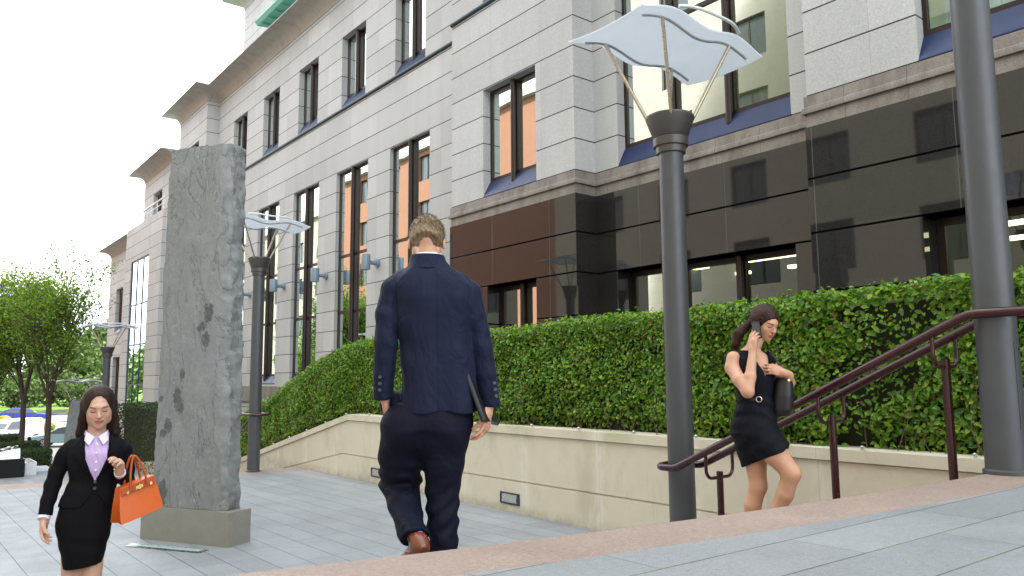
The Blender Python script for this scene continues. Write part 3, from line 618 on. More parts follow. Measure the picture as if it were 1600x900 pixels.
# far rail: descends away from the plaza
e=empty('stair_handrail',(5.14,14.2,0),'maroon double handrail looping round the far lamp post and going down beyond the monolith','handrail')
def farside(p): return [(p,13.72,1.02),(p,14.35,1.02),(p,14.42,1.01),(p,14.5,.97),(p,16.6,-.05),(p,16.7,-.07),(p,16.95,-.07)]
pa,pb=4.97,5.31; cm=5.14
path=farside(pa)[::-1]+[(cm-.17*math.cos(t),13.72-.1*math.sin(t),1.02) for t in [math.pi*i/10 for i in range(1,10)]]+farside(pb)
MB().tube(path,.028,12).build('rail',M['maroon_paint'],e,smooth=60)
for u in (14.9,16.3):
    zr=.97-(u-14.5)*.4857; MB().tube([(cm,u,-1.2),(cm,u,zr-.15)],.026,10).build('post',M['maroon_paint'],e,smooth=60)
    MB().tube([(pa,u,zr),(pa,u,zr-.1),(pa+.07,u,zr-.18),(pb-.07,u,zr-.18),(pb,u,zr-.1),(pb,u,zr)],.013,8).build('rail_bracket',M['maroon_paint'],e,smooth=60)
# ------------------------------------------------------------------ monolith
c0=Vector((2.67,7.86)); ax=Vector((-.465,.885)).normalized(); ay=Vector((.885,.465))
mono=empty('stone_monolith',(2.5,8.4,0),'tall rough grey slate monolith standing on a plain concrete plinth in the plaza','sculpture')
def mp_(a,b,z): v=c0+ax*a+ay*b; return (v.x,v.y,z)
PZ=.335
bm=MB(); W,Dp=1.2,.31
bm.add([mp_(0,0,0),mp_(W,0,0),mp_(W,Dp,0),mp_(0,Dp,0),mp_(0,0,PZ),mp_(W,0,PZ),mp_(W,Dp,PZ),mp_(0,Dp,PZ)],[(0,3,2,1),(4,5,6,7),(0,1,5,4),(1,2,6,5),(2,3,7,6),(3,0,4,7)]).build('plinth',M['concrete_plinth'],mono)
from mathutils import noise as mnoise
def fbm(x,y,z,o=4):
    s=0; a=1; f=1
    for _ in range(o): s+=a*mnoise.noise((x*f,y*f,z*f)); a*=.5; f*=2.05
    return s
vs=[]; fs=[]; nz_,na=150,96; z0,z1=PZ+.004,4.17
def outline(t):   # rounded rectangle in (a,b) unit coordinates, t 0..1
    per=[(.06,.02),(.5,.0),(.97,.02),(1,.12),(1,.5),(1,.88),(.97,.98),(.5,1),(.03,.98),(0,.88),(0,.5),(0,.10)]
    k=t*len(per); i=int(k)%len(per); f=k-int(k); a=per[i]; b=per[(i+1)%len(per)]; return a[0]+(b[0]-a[0])*f,a[1]+(b[1]-a[1])*f
ts=[]
for i,(n_) in enumerate([22,22,3,3,3,3,16,16,3,3,3,3]): ts+=[(i+j/n_)/12 for j in range(n_)]
na=len(ts)
for i in range(nz_+1):
    z=z0+(z1-z0)*i/nz_; h=(z-z0)/(z1-z0)
    aL=.145*(0)+.12+.0*h; wl_=1.0
    a0=.10+.075*h+.008*fbm(3,7,z*1.2); a1=1.105-.03*h+.016*fbm(9,2,z*1.6)+.008*fbm(1,1,z*7)
    b0=.03; b1=.285
    for t in ts:
        sa,sb=outline(t); a=a0+(a1-a0)*sa; b=b0+(b1-b0)*sb
        r=.012*fbm(a*2.2,b*2+5,z*1.5)+.006*abs(fbm(a*7,b*5,z*6))
        side=1 if sa<.02 else 0
        if sb<.15: b+= r - (.035*max(0,.16-sa)/.16)*(-1)*(1+.8*fbm(a*9,3,z*7)) 
        if sa<.12: a+=.028*fbm(b*6,z*5,8)*1.2+.02*fbm(b*22,z*16,4)
        if sa>.97: a+=.03*fbm(b*5,z*4,2)
        zz=z+(.03*fbm(a*3,b*3,1)+ (.03*sa-.02)) * max(0,(h-.97)/.03)
        vs.append(mp_(a,b,zz))
for i in range(nz_):
    for j in range(na): fs.append((i*na+j,i*na+(j+1)%na,(i+1)*na+(j+1)%na,(i+1)*na+j))
fs.append(tuple(range(nz_*na,(nz_+1)*na))); fs.append(tuple(range(na))[::-1])
t=NT('rough_slate'); P=t.obj(); x,y,z=t.sep(P)
n1=t.noise(P,1.4,7,.7,.6); n2=t.noise(P,22,5,.7); vein=t.noise(t.scale(P,(1,1,.4)),1.9,6,.6,1.6)
c=t.mix(n1,c4(.145,.162,.170),c4(.28,.30,.305)); c=t.mix(t.mr(t.noise(t.scale(P,(1,1,.25)),2.6,4,.6),.45,.7,0,.5),c,c4(.18,.175,.15))
c=t.mix(t.mr(t.math('ABSOLUTE',t.math('SUBTRACT',vein,.5)),0,.010,.65,0),c,c4(.05,.055,.062)); v2=t.noise(t.scale(P,(1,1,.7)),3.1,5,.65,2.0); c=t.mix(t.mr(t.math('ABSOLUTE',t.math('SUBTRACT',v2,.48)),0,.008,.4,0),c,c4(.5,.52,.5))
# dark wet looking patches low on the front
pat=None
for (py,pz,ry,rz) in ((-.17,2.35,.05,.11),(-.10,2.20,.05,.05),(-.15,2.06,.045,.08),(.12,1.70,.035,.06),(.18,1.46,.05,.10),(.16,1.36,.05,.06),(.28,1.18,.045,.06),(.33,1.08,.04,.05),(.31,.48,.045,.12),(.42,.40,.05,.06),(.38,1.45,.03,.03)):
    d=t.math('SQRT',t.math('ADD',t.math('POWER',t.math('DIVIDE',t.math('SUBTRACT',y,py),ry),2.0),t.math('POWER',t.math('DIVIDE',t.math('SUBTRACT',z,pz),rz),2.0)))
    d=t.math('ADD',d,t.mr(t.noise(P,14,4,.7),.3,.7,-.5,.5)); v=t.mr(d,.95,1.1,1,0); pat=v if pat is None else t.math('MAXIMUM',pat,v)
c=t.mix(t.math('MULTIPLY',pat,.85),c,c4(.055,.06,.07))
c=t.mix(t.mr(n2,.4,.7,0,.3),c,c4(.32,.34,.33))
h=t.math('ADD',t.math('MULTIPLY',t.noise(P,9,8,.7,.4),t.mr(y,-.5,-.2,1.0,.5)),t.math('MULTIPLY',t.mr(t.math('ABSOLUTE',t.math('SUBTRACT',vein,.5)),0,.02,-1,0),.25))
h=t.math('SUBTRACT',h,t.math('MULTIPLY',pat,.12))
M['slate']=t.fin(t.bsdf(c,t.mr(pat,0,1,.72,.45),0,.35,t.bump(h,.022,.65)))
MB().add(vs,fs).build('stone_slab',M['slate'],mono,smooth=50)
e=empty('ground_uplight',(2.2,8.3,.004),'thin steel and glass strip light set in the paving before the monolith plinth','ground light')
MB().add([(1.99,8.72,.006),(1.90,8.60,.006),(2.38,7.80,.006),(2.50,7.88,.006)],[(0,3,2,1)]).build('steel_frame',M['steel'],e)
simple('strip_glass',(.35,.50,.47),.1,.0,.8); MB().add([(2.0,8.66,.010),(1.935,8.59,.010),(2.38,7.84,.010),(2.455,7.895,.010)],[(0,3,2,1)]).build('strip_lens',M['strip_glass'],e)
# ------------------------------------------------------------------ foliage
def leaf_mat(name, cols, rough=.42, trans=.35):
    t=NT(name); g=t.n('ShaderNodeNewGeometry'); r=t.n('ShaderNodeValToRGB'); t.t.links.new(g.outputs['Random Per Island'],r.inputs[0])
    el=r.color_ramp.elements; n=len(cols)
    while len(el)<n: el.new(.5)
    for i,c in enumerate(cols): el[i].position=i/(n-1); el[i].color=c4(*c)
    b=t.bsdf(r.outputs[0],rough,0,.5); tr=t.n('ShaderNodeBsdfTranslucent'); tc=t.mix(1.0,r.outputs[0],c4(1.25,1.35,.5),blend='MULTIPLY'); t.t.links.new(tc,tr.inputs[0])
    ms=t.n('ShaderNodeMixShader'); ms.inputs[0].default_value=trans; t.t.links.new(b,ms.inputs[1]); t.t.links.new(tr.outputs[0],ms.inputs[2]); M[name]=t.fin(ms.outputs[0])
leaf_mat('hedge_leaf',[(.035,.10,.012),(.065,.18,.018),(.10,.25,.02),(.14,.30,.025),(.21,.38,.03),(.30,.46,.045),(.11,.25,.02),(.36,.45,.04)],.40,.35)
leaf_mat('hedge_leaf_bronze',[(.12,.14,.02),(.16,.09,.03),(.10,.15,.02),(.22,.12,.03)],.5,.3)
leaf_mat('tree_leaf',[(.08,.16,.018),(.13,.25,.022),(.18,.32,.025),(.25,.38,.04),(.11,.21,.02)],.5,.4)
leaf_mat('bush_leaf',[(.02,.05,.012),(.035,.075,.015),(.05,.10,.02),(.03,.06,.012)],.6,.2)
leaf_mat('far_leaf',[(.04,.08,.02),(.07,.12,.03),(.10,.15,.03),(.12,.20,.05)],.7,.2)
leaf_mat('yellow_flower',[(.75,.55,.02),(.55,.45,.03),(.25,.30,.03),(.8,.62,.05)],.6,.3)
leaf_mat('autumn_leaf',[(.35,.22,.05),(.22,.25,.04),(.3,.3,.05)],.6,.3)
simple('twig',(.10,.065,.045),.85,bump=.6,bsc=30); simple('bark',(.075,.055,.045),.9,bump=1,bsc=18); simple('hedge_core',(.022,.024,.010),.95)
def leaves(pos, nrm, L, wd, rng, fold=.25):
    """pos (n,3), nrm (n,3) leaf facing; returns verts, quads (two per leaf)"""
    n=len(pos); nrm=nrm/np.linalg.norm(nrm,axis=1,keepdims=True)
    a=rng.normal(size=(n,3)); t=a-nrm*(a*nrm).sum(1,keepdims=True); t/=np.linalg.norm(t,axis=1,keepdims=True); b=np.cross(nrm,t)
    L=np.asarray(L).reshape(-1,1)*np.ones((n,1)); wv=L*wd
    base=pos-t*L*.5; tip=pos+t*L*.5-nrm*L*.12
    r1=pos-t*L*.16+b*wv*.5+nrm*L*fold*.35; r2=pos+t*L*.2+b*wv*.44+nrm*L*fold*.25
    l1=pos-t*L*.16-b*wv*.5+nrm*L*fold*.35; l2=pos+t*L*.2-b*wv*.44+nrm*L*fold*.25
    V=np.stack([base,r1,r2,tip,l2,l1],1).reshape(-1,3); i=np.arange(n)[:,None]*6
    F=np.concatenate([i+np.array([[0,1,2,3]]),i+np.array([[0,3,4,5]])],0); return V,F
def vnoise(P,f,seed=0):
    """cheap smooth pseudo-noise, sum of rotated sines"""
    s=np.zeros(len(P)); r=np.random.default_rng(seed)
    for k in range(7):
        d=r.normal(size=3); d/=np.linalg.norm(d); s+=np.sin(P@d*f*(.7+.25*k)+r.uniform(0,6.28))
    return s/7*1.6
def htop(u): return np.interp(u,[-1.5,1,3,8,11.9,12.6,13.7,15.5,17,19,24,27],[2.42,2.40,2.34,2.28,2.30,2.24,1.99,1.46,.98,.62,.15,-.2])
def hbot(u): return np.interp(u,[-2,12,17.2,30],[1.02,1.02,-.12,-1.2])
hd=empty('clipped_hedge',(6.9,6,1.0),'long clipped green hedge with glossy oval leaves rising above the limestone wall','hedge')
n=92000; u=-1.2+(rng.random(n)**1.25)*20.5; tt=rng.random(n); zt=htop(u); zb=hbot(u)+.02; z=zb+(zt-zb)*(tt**.86)
base_x=6.20+.05*np.sin(u*1.3)
P=np.stack([base_x,u,z],1); lump=vnoise(P,3.2,1)*.055+vnoise(P,9,2)*.035
thin=(z-zb)/(zt-zb); hole=vnoise(P,2.3,5)+vnoise(P,5.5,8)*.7
keep=~((thin<.14)&(rng.random(n)>(.45+thin*3.5)))&~((hole<-1.15)&(rng.random(n)<.8))
P[:,0]-=lump; P[:,0]+=np.abs(rng.normal(size=n))*.05+np.where(thin<.12,.05,0)+np.clip(thin-.93,0,1)*1.2
N=np.stack([-np.ones(n),np.zeros(n),np.full(n,.55)],1)+rng.normal(size=(n,3))*.55
P=P[keep];N=N[keep]
nt2=32000; u=-1.2+(rng.random(nt2)**1.1)*20; x=6.17+rng.random(nt2)*1.25; T=np.stack([x,u,htop(u)],1); T[:,2]+=vnoise(T,3,3)*.03+rng.normal(size=nt2)*.022-np.clip(6.27-x,0,1)*.5+np.where(rng.random(nt2)<.04,rng.random(nt2)*.07,0)
NT_=np.stack([np.full(nt2,-.25),np.zeros(nt2),np.ones(nt2)],1)+rng.normal(size=(nt2,3))*.5
P=np.concatenate([P,T]); N=np.concatenate([N,NT_]); L=np.clip(rng.normal(.047,.012,len(P)),.026,.08)*np.where(P[:,1]<5,1.08,.97)
sel=rng.random(len(P)); big=sel<.94
V,F=leaves(P[big],N[big],L[big],.56,rng); cap_mesh('leaves',V,F,M['hedge_leaf'],hd)
V,F=leaves(P[~big],N[~big],L[~big],.5,rng); cap_mesh('young_leaves',V,F,M['hedge_leaf_bronze'],hd)
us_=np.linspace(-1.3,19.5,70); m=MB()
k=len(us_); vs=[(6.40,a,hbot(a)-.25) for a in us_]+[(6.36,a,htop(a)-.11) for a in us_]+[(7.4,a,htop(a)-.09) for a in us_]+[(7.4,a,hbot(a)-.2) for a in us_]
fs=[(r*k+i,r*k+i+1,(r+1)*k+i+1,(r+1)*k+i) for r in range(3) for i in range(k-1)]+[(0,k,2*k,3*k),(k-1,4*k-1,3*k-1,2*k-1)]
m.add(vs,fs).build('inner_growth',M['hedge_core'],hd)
m=MB()
for i in range(170):
    a=-1+19*random.random()**1.2; z=hbot(a); x=6.16+.2*random.random(); hh=.25+.55*random.random()
    p=[(x,a,z)]; q=Vector((x,a,z))
    for s in range(3): q=q+Vector((random.uniform(-.05,.04),random.uniform(-.1,.1),hh/3)); p.append(q[:])
    m.tube(p,[.005,.004,.003,.002],5,cap=False)
struct(m.build('stems',M['twig'],hd,smooth=60),'stuff')
# low hedge clump at the foot of the glazed bay
def bush(name,loc,half,label,cat,group,mat,n,leaf,core='hedge_core',box=True,seed=1):
    r=np.random.default_rng(seed); e=empty(name,loc,label,cat,group); hx,hy,hz=half; c=np.array(loc)+[0,0,hz]
    if box:
        d=r.random((n,3))*2-1; a=r.integers(0,3,n); sgn=np.where(r.random(n)<.5,-1,1); d[np.arange(n),a]=sgn; d[:,2]=np.where((a==2)&(sgn<0),1,d[:,2])
        P=c+d*[hx,hy,hz]; N=np.zeros((n,3)); N[np.arange(n),a]=sgn; N[:,2]=np.where((a==2),1,N[:,2])
    else:
        d=r.normal(size=(n,3)); d/=np.linalg.norm(d,axis=1,keepdims=True); d[:,2]=np.where(d[:,2]<-.6,-d[:,2],d[:,2]); rad=(.8+.22*r.random(n))*(1+.13*vnoise(d,4,seed)); P=c+d*rad[:,None]*[hx,hy,hz]; N=d.copy()
    P+=r.normal(size=P.shape)*leaf*.35; N=N+r.normal(size=N.shape)*.5
    V,F=leaves(P,N,leaf*(.7+.6*r.random(n)),.55,r); cap_mesh('foliage',V,F,M[mat],e)
    k=.86 if box else .8
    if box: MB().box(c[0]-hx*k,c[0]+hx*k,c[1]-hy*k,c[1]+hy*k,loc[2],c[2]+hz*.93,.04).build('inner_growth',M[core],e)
    else:
        bmm=bmesh.new(); bmesh.ops.create_icosphere(bmm,subdivisions=2,radius=1); m=MB(); m.add([(c[0]+v.co.x*hx*.74,c[1]+v.co.y*hy*.74,max(loc[2],c[2]+v.co.z*hz*.78)) for v in bmm.verts],[[v.index for v in f.verts] for f in bmm.faces]); bmm.free(); m.build('inner_growth',M[core],e)
    return e
bush('clipped_hedge',(6.75,25.6,-1.15),(.75,3.5,1.0),'dark clipped hedge at the foot of the glazed stair bay, left of the monolith','hedge',None,'bush_leaf',9000,.07,seed=4)
bx=[((3.62,29.6,-1.15),(.50,.55,.29),'lowest and nearest box hedge of the three below the trees'),((3.42,31.4,-1.15),(.60,.6,.36),'middle box hedge of the three below the trees'),((3.15,33.8,-1.15),(.62,.6,.42),'farthest box hedge of the three below the trees, behind the glossy black stone')]
for i,(l,h,lb) in enumerate(bx): bush('box_hedge',l,h,lb,'hedge','low box hedges under the plaza trees','bush_leaf',3800,.05,seed=10+i)
def tree(name,loc,h,spread,label,seed,nleaf,leafL,mat='tree_leaf',trunk_r=.09,clear=.32,group='young street trees beside the plaza',multi=True):
    R=random.Random(seed); e=empty(name,loc,label,'tree',group); m=MB(); tips=[]
    def br(p,d,L,r,lev):
        n=4; pts=[p]; q=Vector(p); dd=Vector(d)
        for i in range(n):
            dd=(dd+Vector((R.uniform(-.16,.16),R.uniform(-.16,.16),R.uniform(-.02,.14)))).normalized(); q=q+dd*L/n; pts.append(q[:])
            if lev>=1: tips.append((q.copy(),lev))
        m.tube(pts,[r*(1-.16*i) for i in range(n+1)],7 if lev<2 else 5,cap=False)
        if lev<3:
            for k in range(R.choice([3,4]) if lev else 6):
                f=R.uniform(.3,1); base=Vector(pts[min(n,int(f*n))]); an=R.uniform(0,6.283); tilt=R.uniform(.45,.85) if lev else R.uniform(.3,.6)
                nd=(dd*math.cos(tilt)+Vector((math.cos(an),math.sin(an),.25))*math.sin(tilt)).normalized(); br(base[:],nd[:],L*R.uniform(.55,.72),r*.55,lev+1)
    q=Vector(loc); zc=h*clear
    m.tube([loc,(loc[0]+.02,loc[1],loc[2]+zc*.5),(loc[0],loc[1]+.03,loc[2]+zc)],[trunk_r*1.15,trunk_r,trunk_r*.9],10,cap=False)
    for k in range(5): 
        an=k*1.2566+R.uniform(-.3,.3); tl=(.12 if k==0 else R.uniform(.28,.5)); br((loc[0],loc[1],loc[2]+zc*R.uniform(.72,1)),(math.cos(an)*math.sin(tl),math.sin(an)*math.sin(tl),math.cos(tl)),(h-zc)*(.62 if k==0 else .5)*spread,trunk_r*.55,0)
    m.build('trunk',M['bark'],e,smooth=60)
    r=np.random.default_rng(seed); T=np.array([t_[0][:] for t_ in tips]); idx=r.integers(0,len(T),nleaf); P=T[idx]+r.normal(size=(nleaf,3))*.17*(h/8)
    N=r.normal(size=(nleaf,3))*.8+[0,0,.8]; V,F=leaves(P,N,leafL*(.7+.6*r.random(nleaf)),.5,r); cap_mesh('crown',V,F,M[mat],e)
    return e
tree('street_tree',(4.07,30.0,-1.15),7.6,1.0,'young tree nearest the office, its trunk forking beside the woman with the orange bag',21,9000,.10)
tree('street_tree',(3.62,32.5,-1.15),7.4,1.0,'middle young tree of the three growing from the box hedges',22,9500,.10)
tree('street_tree',(2.85,34.2,-1.15),6.9,1.1,'left young tree of the three, spreading to the edge of the view',23,11500,.10)
tree('street_tree',(1.9,40.0,-2.6),7.0,1.1,'loose young tree at the left edge of the view behind the white van',24,8000,.11)
# ------------------------------------------------------------------ far planting and houses
def clumps(name,cx,cy,hx,hy,z0_,h,n,leafL,mat,seed):
    r=np.random.default_rng(seed); nc=60; cc=np.stack([cx+(r.random(nc)*2-1)*hx,cy+(r.random(nc)*2-1)*hy,z0_+h*(.15+.6*r.random(nc))],1); rad=h*(.18+.2*r.random(nc))
    idx=r.integers(0,nc,n); d=r.normal(size=(n,3)); d/=np.linalg.norm(d,axis=1,keepdims=True); P=cc[idx]+d*rad[idx][:,None]*(.75+.35*r.random(n))[:,None]; P[:,2]=np.maximum(P[:,2],z0_)
    V,F=leaves(P,d+r.normal(size=(n,3))*.4,leafL*(.6+.8*r.random(n)),.7,r); o=cap_mesh(name,V,F,M[mat],None,(cx,cy,z0_)); return struct(o,'stuff')
clumps('distant_woodland',8,150,75,12,-1.4,13,26000,.9,'far_leaf',31)
clumps('distant_woodland',30,118,22,6,-1.4,8,12000,.6,'far_leaf',32)
clumps('distant_woodland',-10,118,22,6,-1.4,7,9000,.6,'far_leaf',33)
clumps('distant_woodland',14,108,9,2,-1.4,4,6000,.4,'far_leaf',34)
def house(loc,w,d,h,rh,label,wallm,seed=0):
    x,y,z=loc; e=empty('far_house',loc,label,'house'); MB().box(x-w/2,x+w/2,y,y+d,z,z+h).prism([(x-w/2,z+h),(x+w/2,z+h),(x,z+h+rh)],'y',y,y+d).build('wall',wallm,e)
    MB().prism([(x-w/2-.3,z+h-.25),(x,z+h+rh+.05),(x+w/2+.3,z+h-.25),(x+w/2+.3,z+h),(x,z+h+rh+.3),(x-w/2-.3,z+h)],'y',y-.3,y+d+.3).build('roof',M['bark'],e)
    for a in (-.25,.25):
        f=MB().box(x+a*w-.55,x+a*w+.55,y-.05,y,z+h*.55,z+h*.55+1.3).build('window',M['white_panel'],e); MB().box(x+a*w-.47,x+a*w+.47,y-.07,y-.05,z+h*.55+.08,z+h*.55+1.22).build('pane',M['black_polish'],f)
flat_mat('tan_render',c4(.48,.38,.26),c4(.58,.47,.34))
house((52.5,280,-2),9,9,9.5,4.3,'tan gabled house far beyond the car park, between two lamp canopies',M['tan_render'])
# planters with yellow flowers
def planter(loc,label,mat='yellow_flower',s=1.0,box=True):
    x,y,z=loc; e=empty('flower_planter',loc,label,'planter','flower planters along the street')
    MB().lathe([(.55*s,z),(.75*s,z+.9*s),(.8*s,z+.95*s),(.7*s,z+.95*s)],x,y,20).build('pot',M['lamp_grey'],e,smooth=40)
    r=np.random.default_rng(int(x*10)); n=1500; d=r.normal(size=(n,3)); d/=np.linalg.norm(d,axis=1,keepdims=True); P=np.array([x,y,z+1.3*s])+d*np.array([1.1,1.1,.75])*s*(.8+.3*r.random(n))[:,None]
    V,F=leaves(P,d,.22*s,.7,r); cap_mesh('flowers',V,F,M[mat],e)
planter((15.0,92,-2.5),'planter of yellow flowers behind the farthest lamp','yellow_flower',.7)
planter((10.5,77.3,-2.95),'ochre shrub in a low pot between the tree trunks and the silver car','autumn_leaf',.5)
planter((8.3,88.0,-2.62),'yellow and orange flowers at the left edge behind the white van','yellow_flower',.5)
# ------------------------------------------------------------------ stone and steel things beyond the steps
e=empty('black_fountain_stone',(2.4,27.6,-1.15),'polished black stone block with a broken mirror-like top at the left edge','sculpture')
MB().box(1.62,3.14,27.0,28.4,-1.15,-.62,.01).build('black_block',M['black_polish'],e)
vs=[];nx,ny=14,12
for j in range(ny+1):
    for i in range(nx+1):
        a,b=i/nx,j/ny; ed=min(a,1-a,b,1-b); vs.append((1.64+1.48*a,27.0+1.38*b,-.62+(.06+.30*a*(1-.4*abs(b-.5))+.05*fbm(a*6,b*6,2))*(1 if ed>0 else 0.05)))
MB().add(vs,[(j*(nx+1)+i,j*(nx+1)+i+1,(j+1)*(nx+1)+i+1,(j+1)*(nx+1)+i) for j in range(ny) for i in range(nx)]).build('broken_top',M['chrome_rock'],e)
e=empty('steel_trough',(3.45,28.2,-1.15),'square steel trough between the black stone and the box hedges','trough')
m=MB(); m.box(3.20,3.24,27.4,29.0,-1.15,-.78); m.box(3.46,3.50,27.4,29.0,-1.15,-.78); m.box(3.24,3.46,27.4,27.44,-1.15,-.78); m.box(3.24,3.46,28.96,29.0,-1.15,-.78); m.build('trough_side',M['white_panel'],e); MB().box(3.25,3.45,27.45,28.95,-1.1,-.95).build('water_surface',M['black_polish'],e)
e=MB().box(3.53,3.95,28.2,28.8,-1.149,-1.02,.01).build('steel_bench_slab',M['white_panel']); tag(e,'low pale slab in front of the nearest box hedge','bench slab')
e=empty('leaning_stone',(4.72,28.4,-1.15),'dark rounded stone slab with a bright edge behind the woman with the orange bag','sculpture')
vs=[];n=30
for k,(dy) in enumerate((0,.16)):
    for i in range(n):
        t_=2*math.pi*i/n; cx_=math.copysign(abs(math.cos(t_))**.35,math.cos(t_))*.36; cz_=math.copysign(abs(math.sin(t_))**.35,math.sin(t_))*1.03
        vs.append((4.72+cx_*1.0+.12*(cz_/1.0)*.6,28.3+dy,-.05+cz_*1.08))
MB().add(vs,[tuple(range(n)),tuple(range(n,2*n))[::-1]]+[(i,n+i,n+(i+1)%n,(i+1)%n) for i in range(n)]).build('slab_face',M['slate'],e)
# ------------------------------------------------------------------ vehicles
def paint(name,col,metal=.3): 
    t=NT(name); P=t.obj(); M[name]=t.fin(t.bsdf(t.mix(t.noise(P,3,3),c4(*[v*.9 for v in col]),c4(*col)),.25,metal,.5,None,**{'Coat Weight':.6,'Coat Roughness':.08}))
paint('blue_paint',(.03,.06,.34)); paint('white_paint',(.42,.43,.44),0); paint('teal_paint',(.20,.33,.36)); simple('car_glass',(.03,.045,.055),.06,0,.8); simple('tyre',(.02,.02,.02),.8); simple('alloy',(.55,.55,.57),.3,.8); simple('tail_red',(.5,.02,.02),.3); simple('head_lens',(.8,.8,.82),.1)
def vehicle(name,loc,ang,kind,pm,label,cat):
    e=empty(name,loc,label,cat); 
    if kind=='van': L,Wd,prof=4.3,1.78,[(-2.15,.35),(-2.15,.8),(-1.95,1.02),(-1.35,1.12),(-.75,1.72),(-.45,1.82),(1.95,1.84),(2.12,1.7),(2.15,.35)]; win=[((-1.18,1.12),(-.72,1.62),(-.52,1.66),(-.02,1.66),(-.02,1.12))]; ws=[(-1.32,1.13),(-.74,1.70)]; wh=(-1.4,1.35,.32)
    else: L,Wd,prof=4.2,1.74,[(-2.1,.3),(-2.12,.62),(-1.95,.78),(-1.15,.92),(-.45,1.36),(-.1,1.44),(.95,1.44),(1.55,1.28),(1.98,1.0),(2.1,.75),(2.1,.3)]; win=[((-1.0,.94),(-.42,1.31),(-.05,1.37),(.25,1.37),(.25,.94)),((.32,.94),(.32,1.37),(.95,1.36),(1.45,1.2),(1.62,.98))]; ws=[(-1.1,.94),(-.46,1.35)]; wh=(-1.28,1.3,.31)
    ca,sa=math.cos(ang),math.sin(ang)
    def T(x,y,z): return (loc[0]+x*ca-y*sa,loc[1]+x*sa+y*ca,loc[2]+z)
    def wy(z): return Wd/2-(max(0,z-.95)*.22)-(.03 if z<.45 else 0)
    n=len(prof); vs=[]
    # arches cut visually by wheel wells: body sides as polygon strips with tumblehome
    for s in (-1,1):
        for x,z in prof: vs.append(T(x,s*wy(z),z))
    m=MB().add(vs,[tuple(range(n)),tuple(range(n,2*n))[::-1]]+[(i,n+i,n+(i+1)%n,(i+1)%n) for i in range(n)])
    b=m.build('body',M[pm],e,smooth=35)
    md=b.modifiers.new('bevel','BEVEL'); md.width=.05; md.segments=3; md.limit_method='ANGLE'; md.angle_limit=math.radians(20)
    for s in (-1,1):
        for wn in win: MB().add([T(x,s*(wy(z)+.012),z) for x,z in wn],[tuple(range(len(wn)))]).build('side_window',M['car_glass'],e)
        for wx in wh[:2]:
            m=MB(); r=wh[2]; k=24
            ring=lambda R_,y: [T(wx+R_*math.cos(2*math.pi*i/k),s*y,r+R_*math.sin(2*math.pi*i/k)) for i in range(k)]
            m.add(ring(r,Wd/2-.2)+ring(r,Wd/2+.012),[tuple(range(k)),tuple(range(k,2*k))[::-1]]+[(i,k+i,k+(i+1)%k,(i+1)%k) for i in range(k)])
            wm=m.build('wheel',M['tyre'],e,smooth=40)
            m=MB(); 
            for q in range(5):
                a=2*math.pi*q/5; m.add([T(wx+R_*math.cos(a+da),s*(Wd/2+.02),r+R_*math.sin(a+da)) for R_,da in ((.05,-.6),(r*.66,-.2),(r*.66,.2),(.05,.6))],[(0,1,2,3)])
            m.add([T(wx+r*.68*math.cos(2*math.pi*i/k),s*(Wd/2+.018),r+r*.68*math.sin(2*math.pi*i/k)) for i in range(k)]+[T(wx+r*.58*math.cos(2*math.pi*i/k),s*(Wd/2+.018),r+r*.58*math.sin(2*math.pi*i/k)) for i in range(k)],[(i,(i+1)%k,k+(i+1)%k,k+i) for i in range(k)])
            m.build('rim',M['alloy'],wm)
        MB().add([T(x,s*(wy(z)+.008),z) for x,z in ((-.0,.4),(.02,.4),(.02,1.1 if kind=='van' else .93),(0,1.1 if kind=='van' else .93))],[(0,1,2,3)]).build('door_gap',M['tyre'],e)
        MB().add([T(-1.95+0.0,s*.52,.66),T(-1.97,s*.8,.66),T(-1.9,s*.8,.84),T(-1.9,s*.52,.84)],[(0,1,2,3)]).build('headlight',M['head_lens'],e)
        MB().add([T(2.125,s*.62,.75),T(2.125,s*.82,.75),T(2.125,s*.82,1.05),T(2.125,s*.62,1.05)],[(0,1,2,3)]).build('tail_light',M['tail_red'],e)
    (x0_,z0_),(x1_,z1_)=ws
    MB().add([T(x0_-.02,-wy(z0_)+.1,z0_+.02),T(x0_-.02,wy(z0_)-.1,z0_+.02),T(x1_-.02,wy(z1_)-.1,z1_),T(x1_-.02,-wy(z1_)+.1,z1_)],[(0,1,2,3)]).build('windscreen',M['car_glass'],e)
    return e
AV=-.55
vehicle('parked_car',(10.4,93.0,gz(7,93.0)+.01),math.pi-.12,'car','blue_paint','blue hatchback driving past on the pale street behind the white van','car')
vehicle('parked_van',(7.1,69.4,-3.0),.62,'van','white_paint','small white panel van parked beyond the box hedges','van')
vehicle('parked_car',(9.9,63.8,-3.0),-.35,'car','teal_paint','grey green car parked between the tree trunks','car')
